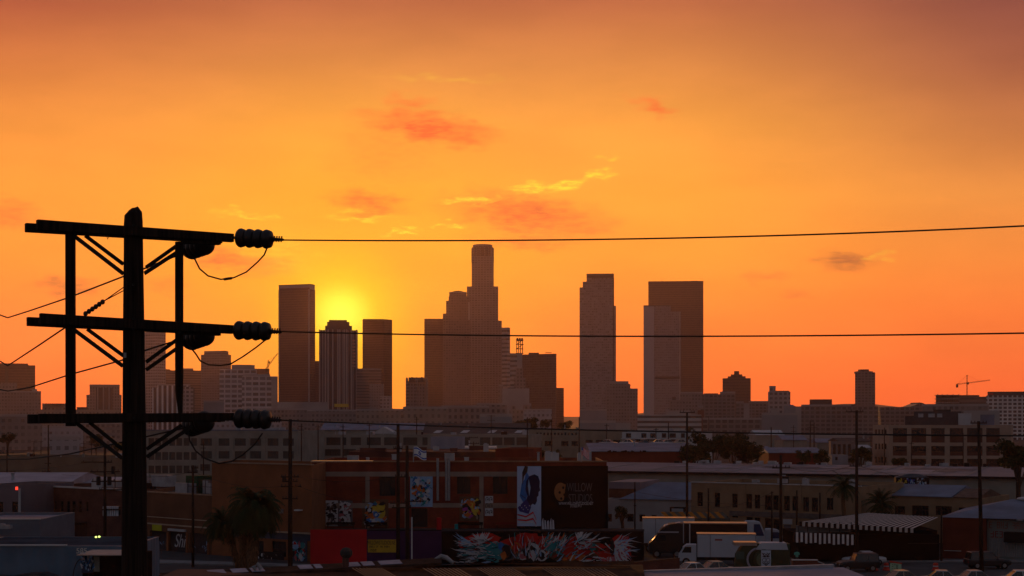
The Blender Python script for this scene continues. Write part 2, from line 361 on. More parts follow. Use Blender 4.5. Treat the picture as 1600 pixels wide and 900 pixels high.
# hills on the horizon
random.seed(3)
hv = []; n_ = 60
for i in range(n_+1):
    x = -2400+4800*i/n_; h = 26+16*math.sin(i*.31+1)+9*math.sin(i*.9)+random.uniform(-3, 3); hv.append((x, max(h, 8)))
mbh = MB(); vs = []; fs = []
for x, h in hv: vs += [(x, 4300, -.5), (x*1.0, 4600, h*.8), (x, 4800, h+16), (x, 5200, -.5)]
for i in range(n_):
    for k in range(3): a = i*4+k; fs.append((a, a+4, a+5, a+1))
mbh.raw(vs, fs, mat('dry_hillside', (.09, .08, .05), .95, .3, .01))
struct(mbh.build('hills', smooth=True))
# ---------------------------------------------------------------- downtown towers
TW = {
 'brown': facade('tower_brown_curtain', (.11,.055,.045), (.05,.03,.028), 1.6, 3.9, .72, .62),
 'black': facade('tower_dark_glass', (.09,.085,.085), (.05,.05,.052), 3.2, 3.9, .8, .7),
 'greygl': facade('tower_grey_glass', (.2,.2,.2), (.165,.165,.17), 3.0, 3.9, .8, .55),
 'grid': facade('tower_pale_grid', (.36,.31,.29), (.11,.09,.085), 4.5, 4.4, .62, .55),
 'grid2': facade('tower_white_grid', (.5,.45,.43), (.14,.125,.12), 8.0, 6.2, .8, .58),
 'stone': facade('tower_granite', (.25,.19,.165), (.1,.08,.075), 3.6, 4.1, .5, .55),
 'granite2': facade('tower_dim_granite', (.16,.11,.1), (.1,.075,.07), 4.0, 4.0, .6, .5),
 'slabgrey': facade('tower_slab_grey', (.2,.2,.205), (.14,.14,.145), 3.0, 3.9, .6, .5),
 'granite': facade('tower_banded_granite', (.23,.18,.16), (.11,.085,.08), 5.0, 4.0, .62, .5),
 'rib': facade('tower_white_ribs', (.6,.58,.57), (.05,.05,.05), 5.2, 400, .62, 1),
 'rib2': facade('tower_thin_ribs', (.3,.26,.24), (.035,.033,.037), 7.5, 400, .8, 1),
 'band': facade('tower_bands', (.35,.33,.31), (.07,.08,.08), 500, 7.5, 1, .45),
 'band2': facade('tower_brown_bands', (.2,.14,.11), (.07,.055,.05), 500, 4.2, 1, .5),
 'concrete': facade('block_concrete', (.23,.19,.17), (.145,.12,.11), 3.2, 3.6, .55, .5),
 'apt': facade('block_flats', (.18,.155,.145), (.085,.075,.07), 4.2, 3.4, .7, .6),
 'tan': facade('block_tan', (.28,.215,.17), (.165,.13,.11), 3.5, 4.2, .45, .5),
 'white': facade('block_white', (.33,.32,.33), (.19,.18,.185), 3.2, 3.6, .5, .45),
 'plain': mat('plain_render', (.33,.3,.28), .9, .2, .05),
 'plaingrey': mat('plain_grey_render', (.22,.23,.235), .9, .2, .05),
 'plaindark': mat('plain_dark_render', (.07,.065,.065), .8, .2, .05),
 'brickred': mat('plain_red_brick', (.16,.06,.04), .9, .3, .1),
 'roofgrey': mat('roof_membrane', (.2,.2,.21), .9, .3, .1),
}
ROOF = TW['roofgrey']
def corner_poly(x0, xc, x1, Y, th, Yc=None):
    """rectangle with its near corner at photo column xc and its silhouettes at x0 and x1; th = turn of the right face"""
    Cx = gx(xc, Y); t0 = (x0-HX)/F; t1 = (x1-HX)/F; s, c_ = math.sin(th), math.cos(th)
    wl = (Cx-t0*Y)/(c_+t0*s) if x0 < xc else 1
    wr = (t1*Y-Cx)/(s-t1*c_)
    Cc = Vector((Cx, Y)); a = Vector((-c_, s))*wl; b = Vector((s, c_))*wr
    return [tuple(Cc+a), tuple(Cc), tuple(Cc+b), tuple(Cc+a+b)]
def box_poly(x0, x1, Y, D):
    """rectangle turned square to its own line of sight"""
    t0, t1 = (x0-HX)/F, (x1-HX)/F; D = min(D, (t1-t0)*Y*1.3+2)
    if t0+t1 > 0:
        n = math.hypot(1, t0); w = n*Y*(t1-t0)/(1+t0*t1); f = Vector((1/n, -t0/n)); s = Vector((t0/n, 1/n)); p = Vector((t0*Y, Y))
        return [tuple(p), tuple(p+f*w), tuple(p+f*w+s*D), tuple(p+s*D)]
    n = math.hypot(1, t1); w = n*Y*(t1-t0)/(1+t0*t1); f = Vector((1/n, -t1/n)); s = Vector((t1/n, 1/n)); p = Vector((t1*Y, Y))
    return [tuple(p-f*w), tuple(p), tuple(p+s*D), tuple(p-f*w+s*D)]
def yl(Y, tc, px):
    """distance of a turned front (anchor ray slope tc at distance Y) along photo column px"""
    t = (px-HX)/F; return Y-tc*Y*(t-tc)/(1+t*tc)
def inset(poly, k):
    cx = sum(p[0] for p in poly)/len(poly); cy = sum(p[1] for p in poly)/len(poly)
    return [(cx+(x-cx)*k, cy+(y-cy)*k) for x, y in poly]
def tower(name, label, Y, tiers, m, cat='tower', extras=(), parapet=True, group=None):
    """tiers: (x0, x1, ytop, material?, depth?, corner?, turn?) widest first; extras: (part name, x0, x1, y0, y1, material, dY)"""
    x0 = tiers[0][0]; x1 = tiers[0][1]; base = Vector((gx((x0+x1)/2, Y), Y, 0))
    t = thing(name, label, cat, base, 0, group)
    loc = lambda poly: [(x-base.x, y-base.y) for x, y in poly]
    body = MB(); prev = 0; roofs = []
    for i, tr in enumerate(tiers):
        a, b, yt = tr[:3]; mm = tr[3] if len(tr) > 3 and tr[3] else m; D = tr[4] if len(tr) > 4 and tr[4] else (b-a)*Y/F*.8
        dy = .35*i
        if len(tr) > 5: poly = corner_poly(a, tr[5], b, Y+dy, tr[6])
        else: poly = box_poly(a, b, Y+dy, D)
        zt = gz(yt, Y); z0 = 0 if i == 0 or (a < tiers[i-1][0]-.5 or b > tiers[i-1][1]+.5) else prev-1
        poly = loc(poly); body.prism(poly, z0, zt, mm if not isinstance(mm, str) else TW[mm], ROOF); prev = zt; roofs.append((poly, zt))
    body.build('tower_body' if cat == 'tower' else 'walls', t)
    if parapet:
        r = MB(); poly, zt = roofs[-1]
        pm = TW['plain'] if m not in ('brown', 'black', 'rib2', 'greygl') else TW['plaindark']
        h = max(1.0, Y/F*.9); o = inset(poly, 1.004); n_ = inset(poly, .93)
        k = len(o); vs = [(x, y, zt-.3) for x, y in o]+[(x, y, zt+h) for x, y in o]+[(x, y, zt+h) for x, y in n_]+[(x, y, zt+.02) for x, y in n_]
        fs = []
        for i in range(k):
            j = (i+1) % k
            for q in range(3): fs.append((q*k+i, q*k+j, (q+1)*k+j, (q+1)*k+i))
        r.raw(vs, fs, pm); r.build('parapet', t)
    for e in extras:
        nm, a, b, ya, yb, mm, dY = e[:7]; tn = (x0-HX)/F if x0+x1 > 2*HX else (x1-HX)/F
        yy = (Y if len(tiers[0]) > 5 else yl(Y, tn, a if x0+x1 > 2*HX else b))+dY; q = MB(); mm = TW[mm] if isinstance(mm, str) else mm
        dep = e[7] if len(e) > 7 else max(.4, (b-a)*Y/F*.6)
        poly = loc(box_poly(a, b, yy, dep)); q.prism(poly, gz(yb, yy), gz(ya, yy), mm, ROOF if len(e) < 9 else mm); q.build(nm, t)
    t['_b'] = 0; del t['_b']
    return t
T = tower
T('round_cornered_tower', 'dark red tower with sloping corners behind the broad block at the left edge', 2150, [(-40,55,572,'brown')], 'brown', extras=[('crown',-30,44,568,572,'brown',3), ('recess',8,13,574,598,'plaindark',-1)])
T('office_block', 'broad pale brown office block at the left edge, below the dark red tower', 1700, [(-60,48,612,'concrete'), (-60,64,612.5,'concrete')], 'concrete', 'building', extras=[('sign_band',-20,27,598,612,'tan',4), ('roof_vent',50,58,608,612,'plain',9)])
T('long_low_block', 'long low tan block between the left edge block and the wooden pole', 1500, [(55,190,640,'tan'), (66,104,632,'tan')], 'tan', 'building', extras=[('penthouse',70,100,630.5,632,'plaindark',6), ('penthouse',120,137,636,640,'plaindark',5)])
T('shouldered_tower', 'squat tan tower with stepped shoulders left of the wooden pole', 2100, [(135,190,617,'stone'), (140,187,602,'stone')], 'stone', extras=[('fluted_panel',150,176,606,640,'rib2',-.6,1)])
T('pale_grid_tower', 'tall pale gridded tower just right of the wooden pole', 2300, [(214,259,519,'grid',None,247,R(26))], 'grid')
T('banded_block', 'wide reddish banded block behind the white ribbed building', 2600, [(254,320,579,'band2'), (278,302,576.5,'band2')], 'band2', extras=[('roof_unit',258,266,577,579,'plaindark',5)])
T('ribbed_building', 'white building with close vertical ribs and rounded shoulders near the wooden pole', 1650, [(238,304,606,'rib'), (246,297,602,'rib')], 'rib', 'building', extras=[('side_wing',287,302,604,650,'grid',-1.5,2)])
T('stepped_grid_tower', 'brown gridded tower with narrow upper storeys behind the white gridded slabs', 2450, [(314,361,553.5,'granite',None,347,R(24)), (319,357,549,'granite',None,345,R(24))], 'granite', extras=[('roof_plant',347,354,548,549.5,'plaindark',3)])
T('white_slab', 'white gridded slab office with stepped penthouse, left of the pair', 1950, [(343,401,577,'grid2'), (362,398,571.5,'plain')], 'grid2', extras=[('roof_plant',368,392,570,571.8,'plaindark',3)])
T('white_slab', 'white gridded slab office standing in front of its stepped neighbour, right of the pair', 1800, [(378,434,588,'grid2'), (380,422,586,'plain')], 'grid2', extras=[('stair_tower',424,434,589,645,'plain',-.8,2)])
T('brown_block', 'small brown block peeping up behind the white slabs', 2700, [(396,421,577,'brown')], 'brown', 'building')
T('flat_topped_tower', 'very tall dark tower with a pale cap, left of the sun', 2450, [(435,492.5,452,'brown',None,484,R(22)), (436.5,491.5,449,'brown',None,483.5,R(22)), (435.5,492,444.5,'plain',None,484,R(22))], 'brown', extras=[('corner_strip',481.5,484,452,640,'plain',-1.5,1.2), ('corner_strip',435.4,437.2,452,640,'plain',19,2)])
T('dark_block', 'dark block squeezed between the flat topped tower and the ribbed tower', 2650, [(480,502,565,'brown')], 'brown', 'building')
rt = T('ribbed_tower', 'dark tower with pale vertical ribs and sloping crown right under the sun', 2300, [(498.5,559,516,'rib2',42), (508,550,509,'plaindark',30), (511,546,503,'plaindark',26), (514,542,501,'plaindark',22)], 'rib2')
def fins(t, Y, xs, y0, y1, w, m, dp=1.2, name='rib', my=-1.3):
    bx, by = t.location.x, t.location.y
    for x in xs:
        my_ = my; bx = t.location.x; yf = yl(Y, (559-HX)/F, x); X = gx(x, yf)-bx; q = MB(); my = my_+yf-Y; q.box(X-w/2, X+w/2, Y+my-by, Y+my+dp-by, gz(y1, Y), gz(y0, Y), m); q.build(name, t); my = my_
fins(rt, 2300, [499.5, 508.5, 513, 520, 528, 531, 538, 541.5, 549, 557.5], 515, 648, 1.7, mat('pale_rib', (.42,.36,.32), .8, .1))
ysg = mat('yellow_sign', (.75, .5, .06), .5, .1)
q = MB(); q.box(gx(523,2298)-rt.location.x, gx(545,2298)-rt.location.x, yl(2300,(559-HX)/F,534)-2300-4.4, yl(2300,(559-HX)/F,534)-2300-3.4, gz(636,2298), gz(631,2298), ysg); q.build('roof_sign', rt)
lm_ = mat('pale_red_panel', (.55,.25,.18), .4, 0)
for k in range(9):
    q = MB(); X = gx(552.6,2298)-rt.location.x; q.box(X-2.2, X+2.2, -3.2, -.3, gz(533.5+5*k,2300), gz(531+5*k,2300), lm_); q.build('balcony', rt)
T('corner_tower', 'dark tower showing a paler right face with one dark gap, right of the sun', 2500, [(566.5,612.8,499.5,'brown',None,600,R(32))], 'brown', extras=[('cornice',567,600,498.5,501,'plaindark',-1)])
T('shadowed_block', 'low dark block between the ribbed tower and the corner tower', 2200, [(557,596,577,'band2')], 'band2', 'building', extras=[('roof_plant',565,584,575.5,577,'plaindark',4)])
T('gridded_block', 'narrow gridded block in front of the corner tower', 2000, [(577,600,600,'concrete'), (594,612,620,'grid')], 'concrete', 'building')
gb = T('gabled_hotel', 'old ornate tower with twin gables left of the stepped skyscrapers', 1900, [(634,669,600,'stone'), (637,666,597,'stone')], 'stone', parapet=False)
for a, b in ((637,650), (652,666)):
    q = MB(); X0 = gx(a,1900)-gb.location.x; X1 = gx(b,1900)-gb.location.x; z = gz(597.5,1900); q.ext([(X0,z), (X1,z), ((X0+X1)/2,z+7)], -2.6, 14, TW['plaindark']); q.build('gable', gb)
q = MB(); X0 = gx(638,1900)-gb.location.x; X1 = gx(664,1900)-gb.location.x; z = gz(597,1900); q.extx([(2,z), (18,z), (13,gz(589.5,1900)), (6,gz(589.5,1900))], X0, X1, TW['plaindark']); q.build('roof', gb)
for x in (636, 651, 667):
    q = MB(); X = gx(x,1900)-gb.location.x; q.tube([(X,-2.4,gz(640,1900)), (X,-2.4,gz(592,1900)), (X,-2.4,gz(589,1900))], [1.5,1.5,.1], TW['stone'], 6); q.build('pinnacle', gb)
T('dark_slab_tower', 'plain dark slab tower at the left of the stepped skyscrapers', 2500, [(663,703,499,'brown')], 'brown')
gt = T('notched_tower', 'stepped granite tower with curved crown beside the tallest tower', 2350, [(692,735,490,'granite2'), (697,735,470,'granite2'), (701,734,463,'granite2'), (702,729,457,'granite2')], 'granite2', extras=[('painted_glow_strip',731.5,734.5,472,500,'plain',-.8,1)])  # strip's pale colour stands for sunset glow reflected in a window band
q = MB(); X0, X1 = gx(702,2351)-gt.location.x, gx(729,2351)-gt.location.x
pf = [(X0, gz(457.5,2351))]+[(X0+(X1-X0)*k/10, gz(457.5,2351)+3.2*math.sin(math.pi*k/10)) for k in range(11)]+[(X1, gz(457.5,2351))]
q.ext(pf, 1.2, 22, TW['brown']); q.build('curved_crown', gt)
# tallest tower: round crown over square shaft
ub = T('skyscraper', 'tallest skyscraper with round crown and stepped shaft', 2600, [(728.5,784,501,'granite',50), (729.5,778.5,447.5,'granite',44), (737,771.5,400,'granite',36)], 'granite', parapet=False)
def rpoly(cx, cy, r, n=24): return [(cx+r*math.cos(6.28318*k/n), cy+r*math.sin(6.28318*k/n)) for k in range(n)]
ucx = gx(754.2,2620)-ub.location.x
for nm, x0, x1, ya, yb, mm in (('crown_drum',737.4,771.2,387,403,'brown'), ('crown_rim',739,769.5,383,388,'granite')):
    q = MB(); q.prism(rpoly(ucx, 20, (x1-x0)/2*2620/F), gz(yb,2620), gz(ya,2620), TW[mm], ROOF); q.build(nm, ub)
for k in range(16):
    a = 6.28318*(k+.5)/16; r = 18.7; q = MB(); q.box(ucx+r*math.cos(a)-.8, ucx+r*math.cos(a)+.8, 20+r*math.sin(a)-.8, 20+r*math.sin(a)+.8, gz(410,2620), gz(388,2620), TW['stone']); q.build('crown_fin', ub)
q = MB(); q.tube([(ucx, 20, gz(384,2620)), (ucx+3, 20, gz(381,2620))], .35, IRON, 5); q.build('roof_antenna', ub)
T('slim_tower', 'slim tower with a bright right edge against the tallest tower', 2750, [(778,797,512.5,'band',20,792,R(35))], 'band')
T('wide_dark_tower', 'wide dark tower right of the theatre spire with a roof aerial', 2400, [(797,812,552,'band',20), (816,869.5,553.5,'black',45,868,R(35))], 'black', extras=[('roof_plant',826,842,551,553.5,'plaindark',8), ('helipad',852,862,550.6,551.4,'plaindark',10)])
T('narrow_dark_block', 'narrow dark block immediately right of the wide dark tower', 2500, [(869.5,881,607,'brown')], 'brown', 'building')
sp_t = T('spire_tower', 'art deco theatre tower with an open lattice mast on top', 1700, [(800,826,606,'stone'), (803,821,590,'stone'), (806,817,575,'stone'), (808,816,552,'plain')], 'stone', parapet=False)
q = MB(); bx = sp_t.location.x
for x in (807.5, 810.5, 813.5, 816.5): q.bar((gx(x,1702)-bx, 3, gz(553,1702)), (gx(x,1702)-bx, 3, gz(530,1702)), .9, .9, IRON)
for y in (552, 545, 538, 531): q.bar((gx(806,1702)-bx, 3, gz(y,1702)), (gx(818,1702)-bx, 3, gz(y,1702)), 1.0, .8, IRON)
for y in (545, 538): q.bar((gx(807.5,1702)-bx, 3.1, gz(y,1702)), (gx(816.5,1702)-bx, 3.1, gz(y-7,1702)), .6, .6, IRON)
q.build('lattice_mast', sp_t)
for x in (808.5, 812.2, 815.8):
    q = MB(); X = gx(x,1702)-bx; q.tube([(X,3,gz(533,1702)), (X,3,gz(528,1702))], [1.3,.9], IRON, 8); q.build('antenna', sp_t)
T('blank_wall_block', 'pale block with a blank wall in front of the theatre spire', 1500, [(785,827,607,'plain'), (779,786,603,'tan')], 'plain', 'building', extras=[('roof_plant',793,806,605.5,607.3,'plaindark',5)])
T('twin_dome_block', 'small pinkish block with two little domed towers below the spire', 1300, [(796,832,640,'tan'), (798,806,634,'stone'), (817,830,632,'stone')], 'tan', 'building')
bt = T('notched_skyscraper', 'tall grey skyscraper with a stepped left shoulder, first of the two at right', 2350, [(905.5,962.5,478,'greygl',30), (905.5,958,449,'greygl',38), (910.5,959,440,'greygl',34), (916.5,959.2,428.5,'greygl',30)], 'greygl', extras=[('louvre_band',917,959,430,434,'plaindark',-.7,.6), ('side_fin',957.5,959.5,434,640,'plaindark',-1.2,2)])
T('rounded_grey_block', 'pinkish grey mid rise block with sloping top right of the notch topped skyscraper', 1700, [(946,996.5,607,'concrete'), (948,985,600,'concrete'), (952,982,597,'plain')], 'concrete', 'building')
T('broad_brown_tower', 'broad dark brown gridded tower, behind the lighter slab', 2700, [(1013,1099,440.5,'brown',55)], 'brown', extras=[('roof_plant',1080,1090,438.8,440.5,'plaindark',8), ('aerial',1034,1034.6,437,441,'plaindark',8)])
ft = T('pale_edge_tower', 'grey glass tower with pale left edge in front of the broad brown tower', 2350, [(1005.5,1064,487,'slabgrey',34), (1005.5,1048,478,'slabgrey',32)], 'black', extras=[('pale_wing',1005.5,1022,479,648,mat('pale_wing_panel', (.36,.36,.36), .8, .1),-2.2,2), ('mid_band',1024,1062,588,592,'plaindark',-.8,.6), ('edge_fin',1061,1063,488,645,'plain',-1,1.4)])
T('tan_block', 'tan stepped block below the broad brown tower', 1600, [(1046,1098,625,'concrete'), (1063,1098,614,'concrete')], 'concrete', 'building', extras=[('water_tank',1050,1056,620,625,'plaindark',3)])
wb = T('banded_office', 'low white office with long horizontal window bands', 1000, [(996,1096,648,facade('office_bands', (.42,.42,.4), (.07,.08,.08), 500, 3.35, 1, .47)), (1041,1080,641.5,'plain')], 'plain', 'building', parapet=False)
for k, (a, b) in enumerate(((651.5,655.5), (659.5,663.5), (667,671))):
    pass
T('slender_brick_tower', 'slender reddish old tower in front of the tan block', 1100, [(1090,1100,641,'brickred'), (1091,1099,636,'tan')], 'brickred', 'tower')
T('apartment_row', 'long pale apartment slab right of the broad brown tower', 1500, [(1097,1148,616,'apt'), (1125,1149,613.5,'tan')], 'apt', 'building', extras=[('roof_rail',1100,1122,614.6,616,'plaindark',4)])
T('ziggurat_tower', 'dark tower with a small stepped crown right of the broad brown tower', 2000, [(1129,1173,591,'brown'), (1137,1165,588,'brown'), (1142,1160,585,'brown'), (1147,1155,581,'brown')], 'brown')
T('pale_pillar_block', 'pale narrow block between the apartment slabs', 1350, [(1160,1171,630,'plain'), (1150,1162,629,'apt')], 'plain', 'building')
T('dark_row', 'dark flat roofed row between the stepped crown tower and the lit top tower', 1700, [(1170,1204,628,'apt')], 'apt', 'building')
T('open_top_tower', 'mid rise tower with open framed top storey and a sunlit corner', 1500, [(1200,1235,612,'grid'), (1202,1212,604.5,'grid')], 'grid', 'tower', extras=[('top_frame',1203,1233,610.6,612,'plaindark',4)])
T('white_step_block', 'pale stepped block below the open topped tower', 1200, [(1190,1220,645,'plaingrey'), (1225,1243,634,'plaingrey'), (1204,1218,640,'plain')], 'plaingrey', 'building', extras=[('blue_roof',1233,1240,632.5,634,mat('blue_roof', (.08,.22,.45), .5, .2),3)])
T('balcony_block', 'very long grey apartment block with rows of balconies', 1250, [(1243,1372,635,'apt'), (1252,1330,634,'apt')], 'apt', 'building', extras=[('penthouse',1265,1300,624,635,'plaindark',8), ('penthouse',1300,1336,632,635,'plaindark',10), ('stair_core',1243,1252,636,690,'plain',-.8,1)])
ot = T('octagonal_tower', 'lone dark tower with rounded corners standing above the balcony block', 1900, [(1336,1367.5,582,'apt')], 'apt', parapet=False)
q = MB(); cxo = 0; r = (1367.5-1336)/2*1900/F; q.prism([(cxo-r+3,.2), (cxo+r-3,.2), (cxo+r-1,8), (cxo+r-1,16), (cxo-r+3,18)], gz(582,1900)-1, gz(580,1900), TW['apt'], ROOF); q.prism([(cxo-r+7,3), (cxo+r-7,3), (cxo+r-7,14), (cxo-r+7,14)], gz(580,1900)-1, gz(577,1900), TW['plaindark'], ROOF); q.build('crown', ot)
# slanted modern building
sb = thing('slanted_building', 'low modern building with a leaning left wall beside the lone tower', 'building', (gx(1415,1300),1300,0))
q = MB(); X = lambda px: gx(px,1300)-sb.location.x; Z = lambda py: gz(py,1300)
q.ext([(X(1379),0), (X(1460),0), (X(1460),Z(641)), (X(1452),Z(634)), (X(1440),Z(629)), (X(1424),Z(635)), (X(1408),Z(636)), (X(1374),Z(636))], 0, 30, TW['apt']); q.build('walls', sb)
q = MB(); q.ext([(X(1437),Z(629.5)), (X(1460),Z(640.5)), (X(1460),Z(639.8)), (X(1437),Z(628.8))], -1, 31, TW['plaindark']); q.build('roof', sb)
cb = T('building_under_construction', 'unfinished building with bare slabs below the tower crane', 1400, [(1462,1541,620,'band2'), (1462,1530,617.5,'plaindark')], 'band2', 'building', parapet=False)
for y in (617, 623, 629):
    q = MB(); q.box(gx(1460,1399)-cb.location.x, gx(1500,1390)-cb.location.x, -8.5, -1, gz(y+.9,1399), gz(y,1399), TW['plain']); q.build('floor_slab', cb)
for x in (1462, 1469, 1477, 1486, 1495):
    q = MB(); q.tube([(gx(x,1399)-cb.location.x,-7.5,gz(645,1399)), (gx(x,1399)-cb.location.x,-7.5,gz(616,1399))], .35, TW['plaindark'], 6); q.build('column', cb)
T('gridded_hotel', 'large white gridded hotel with dark top storey at the right edge', 1200, [(1541,1640,618,facade('hotel_grid', (.6,.58,.55), (.05,.045,.045), 3.6, 3.0, .68, .6)), (1543,1640,612,'plaindark')], 'grid', 'building', parapet=False, extras=[('roof_sign',1543,1552,614,617,mat('red_sign_panel', (.5,.08,.06), .5, 0),-.4,.5)])
# cranes
def crane(Y, px, ytop, ybase, jib0, jib1, yj0, yj1, label, ap):
    t = thing('tower_crane', label, 'crane', (gx(px,Y), Y, 0)); bx = t.location.x; k = Y/F
    def lattice(nm, p, q_, w, n):
        mb = MB(); p, q_ = Vector(p), Vector(q_); d = q_-p; L_ = d.length; d.normalize(); s = d.cross(Vector((0,1,0))).normalized()*w/2
        mb.bar(p+s, q_+s, .45*k, .45*k, IRON); mb.bar(p-s, q_-s, .45*k, .45*k, IRON)
        for i in range(n):
            a = p+d*L_*i/n; b = p+d*L_*(i+1)/n; sg = 1 if i % 2 else -1
            mb.bar(a+s*sg, b-s*sg, .3*k, .3*k, IRON)
        mb.build(nm, t)
    X = lambda x: gx(x,Y)-bx; Z = lambda y: gz(y,Y)
    lattice('mast', (0,0,Z(ybase)), (0,0,Z((yj0+yj1)/2)), 1.6*k, 10)
    lattice('jib', (X(jib0),0,Z(yj0)), (X(jib1),0,Z(yj1)), 1.4*k, 14)
    lattice('tower_peak', (0,0,Z((yj0+yj1)/2)), (0,0,Z(ytop)), 1.0*k, 3)
    mb = MB(); mb.box(X(jib0), X(jib0)+3*k, -1*k, 1*k, Z(yj0+5), Z(yj0), IRON); mb.build('counterweight', t)
    mb = MB(); mb.box(.3*k, 2.6*k, -1*k, 1*k, Z((yj0+yj1)/2+3.5), Z((yj0+yj1)/2), TW['plaindark']); mb.build('cab', t)
    mb = MB(); mb.bar((0,0,Z(ytop)), (X(jib0)+1,0,Z(yj0)), .25*k, .25*k, IRON); mb.build('tie_rod', t)
    mb = MB(); mb.bar((0,0,Z(ytop)), (X(jib0+(jib1-jib0)*ap),0,Z(yj0+(yj1-yj0)*ap)), .25*k, .25*k, IRON); mb.build('tie_rod', t)
crane(1405, 1511, 586, 640, 1494, 1547, 600.5, 594, 'tower crane over the unfinished building at the right', .7)
crane(2400, 419, 563, 600, 415, 434, 577, 552, 'small luffing crane with raised jib behind the white slabs', .8)
# lower skyline between 1000 m and 1600 m, and the belt in front of the towers
rows = [
 ('wide_low_office','long pale low office below the flat topped tower', 1400, 434,512,630,'plain','white'),
 ('podium_block','brown podium block beneath the ribbed tower', 1200, 480,560,642,'concrete','building'),
 ('low_shop_block','low tan shop block left of the gabled hotel', 1100, 556,636,641,'tan','building'),
 ('cream_warehouse','cream flat roofed warehouse below the gabled hotel', 900, 630,700,638,'tan','building'),
 ('arcaded_block','old masonry block with close windows below the notched tower', 1000, 690,764,636,'stone','building'),
 ('corniced_block','old block with strong cornice below the tallest skyscraper', 1050, 745,792,632,'stone','building'),
 ('grey_box_building','plain grey box building between the arcaded block and the roof trees', 700, 750,800,650,'plaingrey','building'),
 ('low_white_block','small white block below the wide dark tower', 1100, 818,862,641,'white','building'),
 ('grey_plant_building','grey windowless plant below the notch topped skyscraper', 800, 906,962,660,'plaingrey','building'),
 ('small_tower_podium','grey podium at the foot of the notch topped skyscraper', 1500, 906,948,641,'plaingrey','building'),
 ('cream_shed','small cream shed right of the grey windowless plant', 700, 962,985,664,'plain','building'),
 ('grey_long_block','long grey block behind the green trees', 1000, 1098,1200,655,'apt','building'),
 ('flat_grey_block','flat grey block left of the balcony block', 900, 1190,1246,648,'plaingrey','building'),
 ('grey_roof_row','low grey row with roof boxes below the balcony block', 700, 1240,1336,684,'plaingrey','building'),
 ('small_white_block','small white gridded block left of the third crossarm', 1100, 100,160,655,'white','building'),
 ('pale_flats','pale flats with tiny square windows under the third crossarm', 900, 60,130,668,'white','building'),
 ('white_cottage_row','white low building with small windows far left', 620, 78,124,686,'white','building'),
 ('brown_flats','brown flats behind the wooden pole', 1000, 120,230,662,'concrete','building'),
 ('long_pale_roof_block','long pale block below the white slabs', 1000, 300,440,656,'white','building'),
 ('blue_grey_annex','blue grey annex below the white slabs', 1200, 318,350,628,'plaingrey','building'),
 ('low_pink_block','low pinkish block right of the white slabs', 1300, 400,480,640,'concrete','building'),
 ('far_brown_row','brown row below the hotel at the right edge', 900, 1440,1545,634,'concrete','building'),
 ('white_rooftop_block','white stepped block behind the brick loft building', 560, 1506,1562,646,'plain','building'),
 ('left_edge_block','brown gridded block at the left edge below the horizon', 800, -20,66,650,'concrete','building'),
]
for nm, lb, Y, a, b, yt, mm, cat in rows:
    ex = []
    rr = random.Random(nm)
    for i in range(rr.randint(1, 3)):
        x = a+(b-a)*rr.uniform(.1, .8); h = rr.uniform(1.2, 2.6)
        ex.append(('roof_unit', x, x+rr.uniform(3, 8), yt-h, yt+.3, rr.choice(['plaindark', 'plain', 'plaingrey']), 4+rr.uniform(0, 5)))
    T(nm, lb, Y, [(a, b, yt, mm)], mm, 'building' if cat in ('white', 'building') else cat, extras=ex)
# ---------------------------------------------------------------- big wooden pole in the foreground
PY = 22.0
pt = thing('utility_pole', 'big dark wooden utility pole with three crossarm pairs standing in the foreground', 'utility pole', (gx(209, PY), PY, 0))
B = pt.location
def Lp(px, py, Y): return P(px, py, Y)-B
random.seed(11)
q = MB(); n_ = 28; rings = []; zs = [0, 3, 6, 9, 12, 13.5, 15, 16.4, 17.5, 18.4, 18.8, 18.93, 19.0]
ztop = gz(326, PY)
for j, z in enumerate(zs):
    z = z/19.0*ztop; py = HY-(z-CZ)*F/PY
    hw = (14+(py-330)/560*6)*PY/F if py < 900 else 20*PY/F
    if j == len(zs)-1: hw *= .5
    elif j == len(zs)-2: hw *= .93
    cx = gx(208+(min(py, 900)-330)*.0035, PY)-B.x
    for k in range(n_):
        a = 6.28318*k/n_; r = hw*(1+.035*math.sin(5*a+1)+.02*math.sin(11*a)+random.uniform(-.012, .012))
        zz = z+(0 if j < len(zs)-3 else (.035*math.cos(a-.3)+.012*math.sin(3*a))*(.6 if j < len(zs)-1 else .8))
        rings.append((cx+r*math.cos(a), r*math.sin(a), zz))
fs = [(j*n_+k, j*n_+(k+1) % n_, (j+1)*n_+(k+1) % n_, (j+1)*n_+k) for j in range(len(zs)-1) for k in range(n_)]+[tuple(range((len(zs)-1)*n_, len(zs)*n_))]
q.raw(rings, fs, WOOD); q.build('pole_shaft', pt)
def beam(nm, l0, l1, r0, r1, YL, YR, th=.1, m=WOOD, parent=pt):
    """timber: left end spans photo rows l0..l1 at column x; right end likewise"""
    (xa, ya0, ya1), (xb, yb0, yb1) = l0, r0
    a0, a1, b0, b1 = Lp(xa, ya1, YL), Lp(xa, ya0, YL), Lp(xb, yb1, YR), Lp(xb, yb0, YR)
    d = (b0-a0); d.z = 0; d.normalize(); nrm = Vector((-d.y, d.x, 0))*th
    mb = MB(); mb.hexa([a0, b0, b0+nrm, a0+nrm], [a1, b1, b1+nrm, a1+nrm], m); o = mb.build(nm, parent)
    bv = o.modifiers.new('edge', 'BEVEL'); bv.width = .008; bv.segments = 2
    return o
YL, YR = 21.1, 22.6
